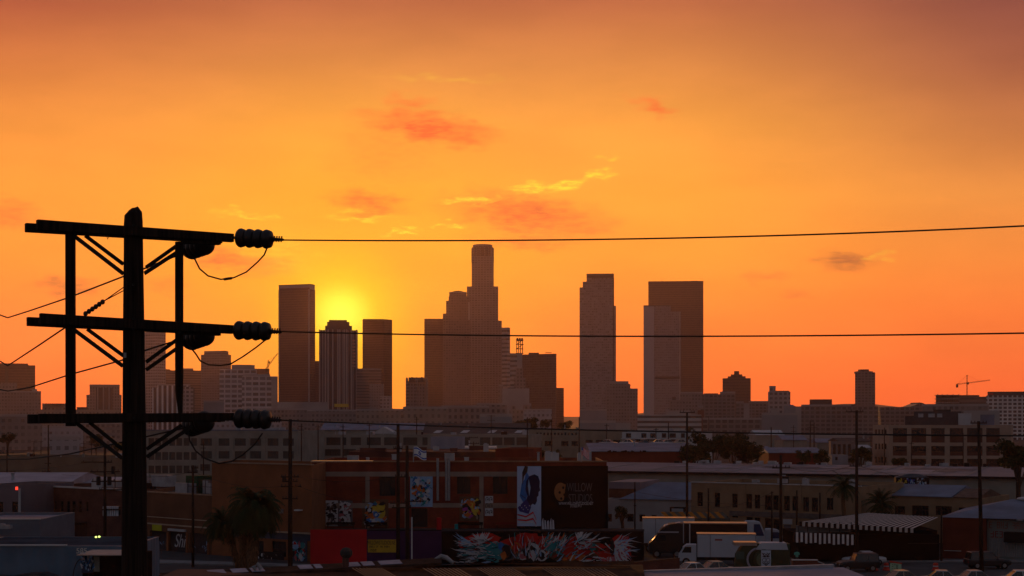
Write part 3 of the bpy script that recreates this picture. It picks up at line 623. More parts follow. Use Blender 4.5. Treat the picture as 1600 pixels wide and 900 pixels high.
# front and rear timber of each pair (rear one lies behind the pole)
beam('crossarm', (59,342.5,359), 0, (366,365,378), 0, YL, YR)
beam('crossarm', (41,348,362), 0, (348,367,380), 0, YL+.42, YR+.42)
beam('crossarm', (64,489,506), 0, (366,508,521.5), 0, YL, YR)
beam('crossarm', (44,495,509), 0, (345,510,523.5), 0, YL+.42, YR+.42)
beam('crossarm', (62,646.5,661.5), 0, (370,645,657), 0, YL, YR)
beam('crossarm', (45,647.5,662), 0, (352,646,659), 0, YL+.42, YR+.42)
def YA(px, off=0): return YL+(YR-YL)*(px-60)/306+off
def rod(nm, pts, r, m, n=8, parent=pt, smooth=True): mb = MB(); mb.tube(pts, r, m, n); return mb.build(nm, parent, smooth=smooth)
def plank(nm, p, q_, w, h, m=WOOD): mb = MB(); mb.bar(p, q_, w, h, m); return mb.build(nm, pt)
for y0, y1, off in ((366,662,.5), ):
    plank('side_post', Lp(110,y0-14,YA(110,.25)), Lp(110.5,y1+4,YA(110,.25)), .1, .12)
mb = MB(); mb.tube([Lp(280,378,YA(280,.25)), Lp(280,560,YA(280,.25)), Lp(280,610,YA(280,.25)), Lp(282,646,YA(280,.25))], [.062,.062,.058,.035], WOOD, 6); mb.build('side_post', pt)
for (a, b), (c_, d) in (((115,368),(193,428)), ((133,368),(193,413)), ((228,418),(276,384)), ((226,427),(280,392)),
                       ((114,514),(192,572)), ((136,514),(193,556)), ((228,566),(276,531)), ((228,578),(280,542)),
                       ((118,660),(191,716)), ((140,660),(192,702)), ((229,702),(284,664)), ((229,714),(300,666))):
    y_a = YA(a, -.0 if a < 120 or 225 < a < 227 else .45); y_c = YA(c_, .0 if a < 120 else .3)
    plank('diagonal_brace', Lp(a,b,y_a+.1), Lp(c_,d,y_c+.1), .02, .055, IRON)
bolt = []
for px, py in ((208,352), (208,366), (208,498), (208,514), (209,653), (110,505), (280,520), (208,445)):
    mb = MB(); p = Lp(px, py, YA(px)-.02); mb.tube([p, p+Vector((.02,-.06,0))], .018, IRON, 6); mb.build('bolt', pt)
mb = MB()
for z in range(8): mb.bar(Lp(195, 470+z*60, PY-.15), Lp(189, 470+z*60, PY-.3), .015, .015, IRON)
tagp = MB(); tagp.box(Lp(199,0,PY).x, Lp(203,0,PY).x, -.215, -.2, Lp(0,560,PY).z, Lp(0,552,PY).z, GALV); tagp.build('pole_tag', pt)
# strain insulators
def discs(nm, p, q_, R_, n, parent=pt):
    p, q_ = Vector(p), Vector(q_); d = q_-p; mb = MB(); pts = [p-d*.06]; rs = [.022]
    for i in range(n):
        t0 = (i+.06)/n; t1 = (i+.45)/n; t2 = (i+.92)/n
        pts += [p+d*(t0-.02), p+d*t0, p+d*((t0+t1)/2), p+d*t1, p+d*t2, p+d*(t2+.012)]; rs += [R_*.72, R_*.86, R_*1.02, R_*1.05, R_*.9, R_*.76]
    pts += [p+d*1.06]; rs += [.02]
    mb.tube(pts, rs, PORC, 24); return mb.build(nm, parent, smooth=True)
def clamp(p, q_, parent=pt):
    mb = MB(); p, q_ = Vector(p), Vector(q_); d = q_-p; mb.tube([p, q_], [.03, .018], IRON, 8)
    for i in range(4):
        c_ = p+d*(.2+.2*i); mb.bar(c_+Vector((0,0,-.035)), c_+Vector((.012,0,.05)), .03, .018, IRON)
    mb.build('dead_end_clamp', parent)
YI = 22.55
for (xa, ya), (xb, yb), R_ in (((371,371.5),(424,374),.135), ((368,516),(421,518),.135), ((369,653.5),(421,656),.14)):
    discs('insulator_string', Lp(xa,ya,YI), Lp(xb,yb,YI-.12), R_, 4)
    rod('eye_bolt', [Lp(xa-8,ya,YI+.02), Lp(xa+3,ya,YI)], .02, IRON)
    clamp(Lp(xb,yb,YI-.12), Lp(xb+19,yb+.6,YI-.2))
# rear strings, seen almost end on under the arms
for yy in (383, 525, 660):
    a = Lp(322, yy-2, YI+.2); b = Lp(296, yy+7, YI+.75)
    discs('insulator_string', a, b, .155, 4)
    plank('mounting_block', Lp(285, yy-6, YA(285,.1)), Lp(343, yy-4, YA(343,.1)), .12, .07)
    rod('shackle', [Lp(287, yy+6, YI+.5), Lp(292, yy+12, YI+.6), Lp(299, yy+8, YI+.6)], .022, IRON)
for pts in ([(303,402),(312,420),(325,431),(345,436.5),(365,434),(385,425),(403,409),(413,398),(417,388)],
            [(298,543),(306,553),(313,564),(326,570),(345,571),(360,569),(380,557),(400,543),(415,531)],
            [(293,673),(297,690),(306,705),(322,717),(342,724),(362,721),(380,710),(397,695),(410,677)]):
    rod('jumper_wire', [Lp(x, y, YI+.35-.4*i/8) for i, (x, y) in enumerate(pts)], .012, WIRE, 6)
rod('jumper_splice', [Lp(350,436.4,YI+.1), Lp(362,434.6,YI+.05)], .02, IRON)
# guy with little beads
q = MB(); pts = [Lp(131,492,YA(131,.4)), Lp(163,470,21.9), Lp(193,449,22.1)]; q.tube(pts, .008, WIRE, 5); q.tube([Lp(163,470,21.9), Lp(193,454,22.2)], .008, WIRE, 5)
for i in range(6):
    c_ = pts[0]+(pts[1]-pts[0])*(i+.5)/6; q.ell(c_, (.035,.035,.04), PORC, 8, 5)
q.build('guy_with_beads', pt)
rod('loose_wire', [Lp(167,369,21.9), Lp(168,374,21.9), Lp(170,370,21.9)], .006, WIRE, 5)
# conductors
def wire(label, pts, r=.0105, name='power_line', m=WIRE, group=None):
    mb = MB(); o0 = Vector(pts[0]); mb.tube([Vector(p)-o0 for p in pts], r, m, 6); o = mb.build(name, None, o0, smooth=True); tag(o, label, 'wire', group); return o
def quad(p, xs):  # Lagrange through photo points
    out = []
    for x in xs:
        y = 0
        for i, (xi, yi) in enumerate(p):
            l = yi
            for j, (xj, _) in enumerate(p):
                if j != i: l *= (x-xj)/(xi-xj)
            y += l
        out.append(y)
    return out
xs = list(range(440, 1961, 40))
for lb, p, xs0 in (('highest conductor crossing above the tallest skyscraper', [(440,375),(800,375.5),(1200,368.5),(1600,353)], 440),
              ('middle conductor crossing the faces of the tall towers', [(436,518),(800,524.5),(1200,525),(1600,520.5)], 436),
              ('lowest conductor running just under the skyline', [(438,656.5),(800,669),(1200,677),(1600,681)], 438)):
    xs_ = [xs0]+xs[1:]; ys = quad(p, xs_)
    wire(lb, [P(x, y, 22.35-(x-440)/1160*3.5) for x, y in zip(xs_, ys)], .0115, group='conductors leaving the big pole to the right')
wire('thin wire kinked at far left, leaving the top crossarm', [P(275,400,22.9), P(222,421,23.5), P(190,433,23.9), P(110,464,26), P(45,486,29), P(12,496.5,31), P(-60,470,32)], .013, group='thin wires leaving to the left')
wire('thin wire kinked at far left, leaving the second crossarm', [P(103,511,23), P(60,540,26), P(12,571.5,31), P(-60,528,32)], .013, group='thin wires leaving to the left')
wire('thin wire passing below the second crossarm towards the left edge', [P(276,532,22.9), P(222,549,23.5), P(190,563,24), P(110,585,26), P(45,606,29), P(12,611,31), P(-60,596,32)], .013, group='thin wires leaving to the left')
wire('thin wire dipping from the third crossarm towards the left edge', [P(292,668,22.9), P(190,691,24), P(110,709,26), P(45,717,29), P(0,718,31), P(-60,716,33)], .013, group='thin wires leaving to the left')
# ---------------------------------------------------------------- other poles
def pole(px, yt, Y, label, arms=(), r=.15, name='utility_pole', m=WOOD2, tilt=0, boxes=(), base=0, turn=.25, yb=None, group='wooden poles among the buildings', cat='utility pole', rods=()):
    t = thing(name, label, cat, (gx(px, Y), Y, base), 0, group); zt = gz(yt, Y)-base
    mb = MB(); mb.tube([(0,0,0), (tilt*.5*Y/F,0,zt*.5), (tilt*Y/F,0,zt)], [r*1.15, r, r*.8], m, 10); mb.build('pole_shaft', t, smooth=True)
    k = Y/F
    for a in arms:
        py, hl, hr = a[:3]; z = gz(py, Y)-base; s = tilt*k*z/zt
        mb = MB(); mb.bar((s-hl*k, -r-.05-turn*hl*k*.2, z), (s+hr*k, -r-.05+turn*hr*k*.2, z), .09, .12, m); mb.build('crossarm', t)
        if hl+hr > 10:
            mb = MB()
            for x in (-hl*.9, -hl*.5, hr*.5, hr*.9): mb.tube([(s+x*k, -r-.05, z+.05), (s+x*k, -r-.05, z+.17), (s+x*k, -r-.05, z+.26)], [.03,.06,.035], PORC, 8)
            mb.build('pin_insulators', t)['kind'] = 'stuff'
    for (dx_, py, w_, h_) in boxes:
        z = gz(py, Y)-base; mb = MB(); mb.tube([(dx_*k, -.3, z), (dx_*k, -.3, z+.06), (dx_*k, -.3, z+h_*k-.06), (dx_*k, -.3, z+h_*k)], [w_*k*.42, w_*k*.5, w_*k*.5, w_*k*.3], IRON, 12); mb.build('transformer', t)
    return t
pole(11, 690, 330, 'thin pole beside the boxy palm near the left edge', [(708,11,11), (737,14,14)], .14)
pole(75.5, 664, 260, 'tall thin pole left of the main pole, short arms near its middle', [(724,5,5), (737,9,4), (747,11,9)], .13)
pole(53, 690, 500, 'thin grey pole just right of the boxy palm', [(690,4,4)], .12)
pole(64, 690, 520, 'thin grey pole second right of the boxy palm', [(690,4,4)], .12)
pole(164, 697, 165, 'pole loaded with transformers and arms right beside the big pole', [(722,36,12), (737,22,24), (752,20,30), (765,8,30)], .17, boxes=((-9,758,7,14), (8,758,7,14), (14,740,6,12)), rods=1)
pole(301.5, 727, 166, 'thin dark pole in front of the tan storefronts', [(731,2,9), (738,8,8)], .14)
pole(453.5, 655, 158, 'tall dark pole beside the palm crown with four short arms', [(745,14,14), (752,12,12), (760,14,18), (779,12,12)], .22, boxes=((-9,752,6,9),))
pole(622, 662, 155, 'tall dark pole left of the pair before the brick studio', [(701,7,7), (745,4,12), (786,12,12)], .19)
pole(637, 696, 150, 'shorter thick pole right of the pair before the brick studio', [(783,3,26), (793,24,6)], .19, tilt=-1)
pole(651, 651, 420, 'thin far pole above the white and blue flag', [(655,4,4)], .17)
pole(767.5, 648, 460, 'thin far pole with three arms above the studio roof', [(650,6,6), (657,6,6), (667,5,5)], .17)
pole(824, 652, 300, 'thin pole at the left edge of the billboard roofline', [(664,2,2)], .14)
pole(740, 690, 300, 'short thin pole on the roofs left of the red box', [(684,7,7), (693,9,9)], .12, yb=1)
pole(992, 753, 200, 'thin reddish pole before the white shed with blue roof', [(790,2,2)], .1)
pole(1044.5, 660, 380, 'thin dark pole left of the double armed street mast', [], .16)
pole(1073.5, 644, 190, 'tall black mast with a flat double arm at its top', [(644.5,12,12)], .15, turn=.1)
pole(1107, 763, 190, 'short dark pole before the first window bay of the cream building', [], .12)
pole(1205, 667, 420, 'far pole standing above the red wall right of the trees', [], .18)
pole(1220, 711, 160, 'dark pole with one arm in front of the cream building', [(731,14,14)], .17)
pole(1266, 657, 450, 'left one of the two close far poles', [(668,5,5)], .18)
pole(1272, 660, 460, 'right one of the two close far poles', [(668,5,5)], .18)
pole(1338.5, 641, 165, 'very tall thin pole left of the brick loft building', [(643.5,18,10), (728,12,8)], .17)
pole(1361, 680, 440, 'thin pole at the left corner of the brick loft building', [], .15)
pole(1382, 668, 420, 'thin dark pole against the lit side of the brick loft building', [], .15)
pole(1534, 658, 160, 'tall leaning pole in front of the brick loft building at right', [(661,14,12), (830,3,3)], .2, tilt=-5)
pole(1591, 730, 190, 'short reddish pole below the large tree at the right edge', [], .2, tilt=-2)
pole(1245, 766, 195, 'short stubby vent pole between windows of the cream building', [], .12)
pole(1281, 770, 195, 'second stubby vent pole near the right windows of the cream building', [], .12)
pole(1206, 768, 186, 'thin black lamp pole left of the one armed dark pole', [(769,2,2)], .11)
pole(1471, 795, 172, 'dark pole at the corner of the red brown shed', [], .12)
pole(1107.5, 650, 600, 'faint distant pole among the apartment slabs', [], .15)
for i_, (px_, yt_, Y_, lb_) in enumerate([(131,689,480,'thin far pole below the first diagonal brace of the big pole'), (143,689,500,'thin far pole right behind the diagonal braces of the big pole'), (471,662,330,'thin pole immediately right of the tall dark pole by the palm'), (497,664,350,'second thin pole right of the tall dark pole by the palm'),
      (536,663,360,'thin pole above the left half of the brick studio'), (577,662,370,'thin pole left of the white peaked roof'), (862,655,420,'thin pole behind the top of the black billboard'), (1025,668,390,'short thin pole before the white workshop bays'), (1240,664,520,'faint thin pole left of the two close far poles'), (1424,690,400,'thin pole before the second bay of the loft building'), (1505,676,400,'thin pole before the fourth bay of the loft building'), (948,662,400,'thin pole before the right cream factory wing'), (318,690,300,'thin pole before the concrete factory windows')]):
    pole(px_, yt_, Y_, lb_, [(yt_+3,4,4)] if i_ % 2 else [(yt_+4,5,3),(yt_+10,4,4)], .13)
pole(905, 652, 340, 'thin pole carrying the small red flag', [], .14)
# distant service wires between poles
def span(label, a, b, sag, r=.02):
    a, b = Vector(a), Vector(b); pts = []
    for i in range(13):
        t_ = i/12; p = a+(b-a)*t_; p.z -= sag*4*t_*(1-t_); pts.append(p)
    wire(label, pts, r, 'service_wire', group='service wires between the wooden poles')
span('service wire from the transformer pole to the pole at the tan storefronts', P(176,738,165), P(295,738,166), .5)
span('service wire between the storefront pole and the pole by the palm', P(309,740,166), P(441,760,158), .6)
span('service wire from the palm pole to the studio pair of poles', P(467,760,158), P(612,786,155), .5)
span('upper service wire from the palm pole towards the studio poles', P(467,745,158), P(618,745,155), .5)
span('service wire from the one armed pole to the tall thin pole at right', P(1234,731,160), P(1330,728,165), .5)
span('service wire from the one armed pole back to the black mast', P(1074,790,190), P(1206,770,160), .8)
span('service wire sloping across the cream building', P(992,768,200), P(1206,790,165), .4)
span('service wire between the tall thin pole and the leaning pole', P(1346,729,165), P(1534,745,160), .8)
span('service wire leaving the transformer pole to the left edge', P(140,722,165), P(-40,735,200), .4)
span('service wire from the leaning pole to the short reddish pole', P(1530,745,160), P(1591,752,190), .3)
span('long slack wire above the right warehouse roof', P(1220,731,160), P(1044,700,380), .6)
span('service wire from the tall left pole across the grey shed', P(84,738,260), P(150,738,165), .4)
# flags
def flag(label, px, py, w_, h_, Y, cols, kind, ptop, pbot, tilt):
    t = thing('flag', label, 'flag', (gx(px, Y), Y, gz(pbot, Y)))
    k = Y/F; mb = MB(); mb.tube([(0,0,0), (0,0,(pbot-ptop)*k)], .06, GALV, 8); mb.build('flagpole', t)
    nx, nz = 16, 13; z1 = (pbot-ptop)*k-.1
    def pt_(i, j):
        u = i/nx; v = j/nz
        return (u*w_*k, .35*math.sin(u*7+v), z1-v*h_*k-u*tilt*k+.12*math.sin(u*6))
    vs = [pt_(i, j) for j in range(nz+1) for i in range(nx+1)]; mb = MB()
    for c_ in cols: mb.mi(c_)
    for j in range(nz):
        for i in range(nx):
            a = j*(nx+1)+i
            if kind == 'bands': ci = 1 if j in (1, 2, 10, 11) else 0
            else: ci = 2 if (i < 4 and j < 5) else (1 if j % 2 == 0 else 0)
            mb.raw([vs[a], vs[a+1], vs[a+nx+2], vs[a+nx+1]], [(0,1,2,3)], cols[ci])
    cl = mb.build('cloth', t)
    if kind == 'bands':
        mb = MB()
        for s in (1, -1):
            pp = [(.5+.14*math.sin(a_)*.8, .5-.2*s*math.cos(a_)) for a_ in (0, 2.094, 4.189)]
            for m_i in range(3):
                a, b = pp[m_i], pp[(m_i+1) % 3]
                A = Vector(pt_(a[0]*nx, a[1]*nz))+Vector((0,-.04,0)); Bq = Vector(pt_(b[0]*nx, b[1]*nz))+Vector((0,-.04,0)); mb.bar(A, Bq, .03, .08, cols[1])
        mb.build('star', t)
WH = mat('white_cloth', (.85,.85,.82), .8, .05); BLU = mat('blue_cloth', (.05,.1,.4), .8, .1); RED = mat('red_cloth', (.8,.03,.03), .8, .1)
flag('small white flag with two blue stripes and a blue star above the studio roof', 646, 699, 20, 15, 172, [WH, BLU], 'bands', 697, 722, 5)
flag('small red striped flag drooping above the billboard', 908, 700, 13, 12, 182, [WH, RED, BLU], 'stripes', 698, 722, 6)
# ---------------------------------------------------------------- near and middle buildings
TANW = mat('tan_stucco', (.22,.085,.038), .9, .2, .4, bump=.1); TAND = mat('brown_stucco', (.13,.062,.035), .9, .25, .4)
CREAM = mat('cream_stucco', (.26,.17,.10), .9, .18, .5); BAND = mat('cream_trim', (.27,.2,.16), .9, .2, .6)
RBRICK = brick('red_brick', (.21,.034,.016), (.17,.027,.013), (.15,.05,.035)); DBRICK = brick('dark_brick', (.10,.04,.03), (.08,.03,.022), (.1,.06,.05))
GREYC = mat('grey_green_concrete', (.24,.225,.19), .9, .18, .3); WHT = mat('whitewash', (.42,.42,.42), .85, .15, .4)
ROOFB = mat('blue_grey_roof', (.13,.155,.21), .7, .25, .3); ROOFL = mat('lilac_roof', (.19,.165,.185), .8, .2, .15); ROOFD = mat('tar_roof', (.05,.047,.045), .9, .3, .4)
REDP = mat('red_paint', (.5,.015,.02), .7, .12, .5); PURP = mat('purple_paint', (.045,.018,.06), .8, .15, .5); BLK = mat('black_wall', (.006,.005,.006), .95, .2, spec=.03)
SHEET = mat('dull_sheet_metal', (.42,.34,.3), .32, .15, 1.5, metal=.9)
HV = mat('hvac_metal', (.35,.36,.38), .5, .2, 1, .4)
def units(t, fa, lst, D=6, H=None, m=None, name='roof_unit'):
    """small roof equipment: (px0, px1, pytop, pybottom, dy)"""
    for a, b, y0, y1, dy in lst:
        q = MB(); x0, x1 = fa.u(a), fa.u(b); z0, z1 = fa.z((a+b)/2, y1), fa.z((a+b)/2, y0)
        q.box(x0, x1, dy, dy+max(1, (x1-x0)*.6), z0, z1, m or HV); q.box(x0-.05, x1+.05, dy-.05, dy+.3, z1, z1+.06, m or HV); q.build(name, t)
def bldg(name, label, px0, Y0, px1, Y1, ytop, m, D=12, roof=ROOFD, wins=(), wkw={}, par=.5, cat='building', top_at=None, group=None):
    fa = Fac(px0, Y0, px1, Y1); t = thing(name, label, cat, fa.a, fa.rz, group)
    H = fa.z(top_at or px0, ytop); rects = [fa.rect(*w_[:4]) for w_ in wins]
    mb = MB(); shell(mb, fa.W, D, H, rects, m, roof, par=par); mb.build('walls', t)
    rq = random.Random(label); i0 = 0
    for i in range(int(min(9, fa.W/7))):
        u = rq.uniform(.5, fa.W-2); s_ = rq.uniform(.25, .7); q = MB(); y_ = rq.uniform(1.2, D*.7); hh = rq.uniform(.5, 1.5)*s_*1.6
        if rq.random() < .35: q.tube([(u,y_,H-par), (u,y_,H+hh), (u,y_,H+hh+.12)], [s_*.25, s_*.25, s_*.4], HV, 8)
        else: q.box(u, u+s_*rq.uniform(1.2, 2.6), y_, y_+s_*1.6, H-par, H+hh, rq.choice([HV, BLACK, WHT, GREYC])); q.box(u+.1, u+s_, y_+.1, y_+.4, H+hh+.003, H+hh+.15, HV)
        q.build('roof_vent', t)
    for w_, r in zip(wins, rects):
        kw = dict(wkw); kw.update(w_[4] if len(w_) > 4 else {}); window(t, r, **kw)
    return t, fa, H
def strip(t, fa, name, x0, y0, x1, y1, m, proud=.06, d=.3):
    q = MB(); a, b, c_, e = fa.rect(x0, y0, x1, y1); q.box(a, b, -proud, .0-.003 if d is None else -.003, c_, e, m); return q.build(name, t)
def glyphs(mb, x0, x1, z0, z1, n, m, seed, y=-.02):
    rr = random.Random(seed); w_ = (x1-x0)/n; h_ = z1-z0; t_ = w_*.2
    for i in range(n):
        if rr.random() < .12: continue
        a = x0+i*w_+w_*.1; b = a+w_*.75
        for seg in ((a,z0,a+t_,z1), (b-t_,z0,b,z1), (a,z1-t_,b,z1), (a,z0,b,z0+t_), (a,(z0+z1)/2,b,(z0+z1)/2+t_)):
            if rr.random() < .62: y -= .0002; mb.face([(seg[0],y,seg[1]),(seg[2],y,seg[1]),(seg[2],y,seg[3]),(seg[0],y,seg[3])], m)
# --- brick studio
wl = [(593,745,618,775,dict(mu=2, mv=0)), (714,742,735,772,dict(mu=1, mv=0)), (770,742,793,772,dict(mu=1, mv=0)), (643,794,668,824,dict(mu=0, mv=0, name='door'))]
st_, fs_, Hs = bldg('brick_studio', 'long dark red brick studio with cream bands behind the painted annex', 487, 185, 948, 185, 722, RBRICK, D=22, wins=wl)
for r in ((487,737,808,744.5), (494,786,571,794), (607,786,633,794), (676,786,749,793), (757,786,808,794)): strip(st_, fs_, 'cream_band', *r, BAND)
for x in (487, 571, 632.5, 749): strip(st_, fs_, 'pilaster', x, 744.7, x+6.5, 826, BAND, .09)
q = MB(); q.box(fs_.u(582), fs_.W+.1, -.12, .3, Hs, Hs+.16, mat('brick_coping', (.3,.16,.1), .8, .2)); q.build('coping', st_); q = MB(); q.box(-.1, fs_.u(581.5), -.12, 2.2, Hs, Hs+.14, SHEET); q.build('metal_coping', st_)
for x in (684, 697.5, 701.5): q = MB(); u = fs_.u(x); q.tube([(u,-.16,fs_.z(x,782)), (u,-.16,fs_.z(x,716))], .16, GALV, 10); q.build('flue_pipe', st_)
units(st_, fs_, [(530,548,715,722.5,9), (600,612,714,722.5,12), (690,706,711,722.5,8), (723,730,717,722.5,6), (566,570,717,722,5)])
for x in (716,772,595): strip(st_, fs_, 'window_hood', x-2, 739.5+5, x+22, 745.5, BLACK, .35)
def art(name, t, fa, x0, y0, x1, y1, base, cols, n, seed, label=None, size=.22, proud=.05, y=0, cat=None):
    """painted panel: board with many small overlapping painted shapes, each a hair prouder than the last"""
    rr = random.Random(seed); a, b, c_, e = fa.rect(x0, y0, x1, y1); mb = MB(); mb.box(a, b, y-proud, y-.003, c_, e, base); w_, h_ = b-a, e-c_
    for i in range(n):
        k = rr.randint(4, 7); s = size*min(w_, h_)*rr.uniform(.4, 1.2); cx = rr.uniform(a+s*.6, b-s*.6) if w_ > s*1.3 else (a+b)/2; cz = rr.uniform(c_+s*.6, e-s*.6) if h_ > s*1.3 else (c_+e)/2
        rot = rr.uniform(0, 6.28); asp = rr.uniform(.25, 1); yy = y-proud-.0015*(i+1)
        pts = []
        for j in range(k):
            g_ = 6.28318*j/k; r_ = s*rr.uniform(.35, .6); px_, pz_ = r_*math.cos(g_), r_*math.sin(g_)*asp
            pts.append((min(b, max(a, cx+px_*math.cos(rot)-pz_*math.sin(rot))), yy, min(e, max(c_, cz+px_*math.sin(rot)+pz_*math.cos(rot)))))
        mb.face(pts, rr.choice(cols))
    o = mb.build(name, t)
    if label: o['label'] = label
    return o
pw = mat('paint_white', (.5,.5,.52), .8, .1); pb = mat('paint_black', (.015,.015,.018), .8, .1); pbl = mat('paint_blue', (.03,.14,.4), .8, .15); plb = mat('paint_light_blue', (.25,.4,.6), .8, .15)
por = mat('paint_orange', (.5,.13,.03), .8, .15); pye = mat('paint_yellow', (.55,.38,.05), .8, .15); pte = mat('paint_teal', (.03,.22,.24), .8, .15); pre = mat('paint_red', (.5,.02,.015), .8, .15); ppi = mat('paint_pink', (.4,.12,.14), .8, .1); pma = mat('paint_magenta', (.3,.05,.25), .8, .1); pbr = mat('paint_brown', (.12,.06,.035), .8, .15); pgr = mat('paint_grey', (.1,.1,.11), .8, .15)
art('mural', st_, fs_, 507, 782, 528, 822, pw, [pb, pgr, pb, pw], 90, 1, 'black and white swirl mural', .3)
art('mural', st_, fs_, 528.5, 782, 551, 822, pgr, [pw, pb, pw, ppi], 80, 2, 'black and white mural with pink patch', .3)
art('mural', st_, fs_, 566, 780, 607, 824, pbr, [por, pye, pbl, plb, pte, pw, pb, por], 90, 3, 'orange and blue mural', .34)
art('poster', st_, fs_, 641, 743, 676, 792, plb, [pw, pbl, por, pw, pb, plb, pte], 130, 4, 'tall pale blue painted poster', .22)
art('mural', st_, fs_, 718, 776, 756, 814, pbr, [pye, por, pma, pb, pb, plb, BAND], 80, 5, 'brown mural with dark centre', .34)
o = art('poster', st_, fs_, 757.5, 775, 770.5, 806, pw, [pw], 0, 6, 'white poster with six pairs of curls')
q = MB()
for i in range(2):
    for j in range(3):
        u = fs_.u(761+6*i); z = fs_.z(764, 780.5+10*j); q.tube([(u+.16*math.cos(a/4), -.056, z+.28*math.sin(a/4)) for a in range(-2, 17)], .035, pb, 4); q.ell((u+.04,-.056,z), (.06,.01,.1), pb, 6, 4)
q.build('curl_marks', o)
# terrace clutter
for lb, x, y0, y1, w_, m_, nm, ct in (('red drum standing on the terrace below the flue pipes', 686, 803, 822, 8, REDP, 'drum', 'drum'), ('green tub on the terrace right of the red drum', 713, 805, 814, 6, pte, 'tub', 'tub')):
    q = MB(); Y = 182; k = Y/F; z0 = 2.9; h = (y1-y0)*k; q.tube([(0,0,0),(0,0,h*.05),(0,0,h*.5),(0,0,h*.95),(0,0,h)], [w_*k*.45,w_*k*.5,w_*k*.47,w_*k*.5,w_*k*.4], m_, 14)
    if nm == 'tub': pass
    o = q.build(nm, None, (gx(x, Y), Y, z0), smooth=False); tag(o, lb, ct)
def bench(x, lb, m_, w_=2.2):
    t = thing('bench', lb, 'bench', (gx(x, 184), 184, 2.9))
    q = MB(); q.box(-w_/2, w_/2, -.25, .25, .42, .48, m_); q.build('seat', t)
    q = MB(); q.box(-w_/2, w_/2, .22, .27, .5, .75, m_); q.build('backrest', t)
    for s in (-1, 1):
        for y in (-.2, .2): q = MB(); q.box(s*w_*.45-.04, s*w_*.45+.04, y-.03, y+.03, 0, .42, IRON); q.build('leg', t)
bench(532, 'dark bench under the black and white murals', BLK, 3.4); bench(735, 'dark bench below the brown mural', BLK, 3.0); bench(792, 'red bench at the foot of the billboard', mat('dark_red_paint', (.2,.02,.015), .7, .1), 2.6); bench(588, 'black bench below the orange and blue mural', BLK, 2.6)
# --- billboard on the roof edge
bb = thing('billboard', 'large black billboard with a white portrait panel above the painted annex', 'billboard', P(879, 826, 181)+Vector((0,0,0))); Bz = bb.location
k = 181/F
q = MB(); q.box(-71*k, 71*k, 0, .3, 0, 98*k, BLK); q.build('board', bb)
q = MB(); q.box(-71*k, -33.5*k, -.04, -.003, 4*k, 97.5*k, mat('billboard_white', (.38,.47,.66), .6, .15, .3)); pnl = q.build('portrait_panel', bb)
def ppoly(pts, m_, y, mb): mb.face([((x-879)*k, y, (826-yy)*k) for x, yy in pts], m_)
mb = MB(); ppoly([(812,775),(815,756),(820,748),(822,735),(827,745),(826,765),(820,790)], pbl, -.05, mb); ppoly([(816,738),(820,728),(825,729),(824,737),(819,744),(816,760)], pb, -.052, mb)
ppoly([(822,752),(827,744),(835,741),(841,744),(843.5,752),(843,760),(844,766),(841.5,769),(841.5,774),(839,777),(839,783),(836,789),(832,787),(828,792),(821,786),(824,775),(821,765)], mat('portrait_navy', (.008,.012,.045), .7, .15), -.056, mb)
ppoly([(809,793),(822,780),(830,792),(826,803),(812,799)], mat('scarf_navy', (.02,.03,.16), .7, .1), -.06, mb)
for i in range(4): ppoly([(808.5,803+i*4),(822,806+i*3),(833,799+i*5),(838,811+i*3.5),(838,813+i*3.5),(833,802+i*5),(822,808.5+i*3),(808.5,805+i*4)], pre if i % 2 == 0 else pw, -.064, mb)
for i in range(7): ppoly([(812+i*2.4,790+(i%3)*3),(813+i*2.4,789+(i%3)*3),(813.6+i*2.4,790.3+(i%3)*3),(812.8+i*2.4,791.2+(i%3)*3)], pw, -.067, mb)
ppoly([(813,772),(821,778),(820.6,779),(812.6,773)], pb, -.052, mb); ppoly([(826,748),(829,762),(827,775),(825,760)], plb, -.06, mb)
mb.build('portrait', pnl)
lg = mat('logo_grey', (.11,.11,.12), .7, 0); reel = mat('logo_orange', (.32,.13,.05), .7, .1)
mb = MB(); pts = [(882+12.5*math.cos(a)*.95, 768+14.5*math.sin(a)) for a in [R(50+i*20) for i in range(14)]]
mb2 = [(876+10*math.cos(R(60+i*18.5)), 768.5+14.5*math.sin(R(60+i*18.5))) for i in range(14)]
ppoly(mb2+[(884,757)], reel, -.02, mb)
for hx, hy in ((880,762), (874.5,769.5), (877,779), (882,773)): ppoly([(hx+1.9*math.cos(a*.785), hy+2.2*math.sin(a*.785)) for a in range(8)], BLK, -.03, mb)
mb.build('film_reel_logo', bb)
def btxt(s, x, y, size, m_, sx): return text(bb, s, size, ((x-879)*k, -.02, (826-y)*k), m_, 'lettering', sx=sx)
btxt('WILLOW', 905.5, 762, 1.45, lg, .5); btxt('STUDIOS', 907, 779, 1.4, lg, .5); btxt('WWW.WILLOWSTUDIOS.NET', 900, 787, .5, pw, .6); btxt('213.620.9711', 900, 791, .42, pw, .6)
for x in (-60, -20, 20, 60): q = MB(); q.bar((x*k, .35, 0), (x*k, 1.8, 0+.1), .1, .1, IRON); q.bar((x*k, .35, 80*k), (x*k, 2.2, .1), .1, .1, IRON); q.build('brace', bb)
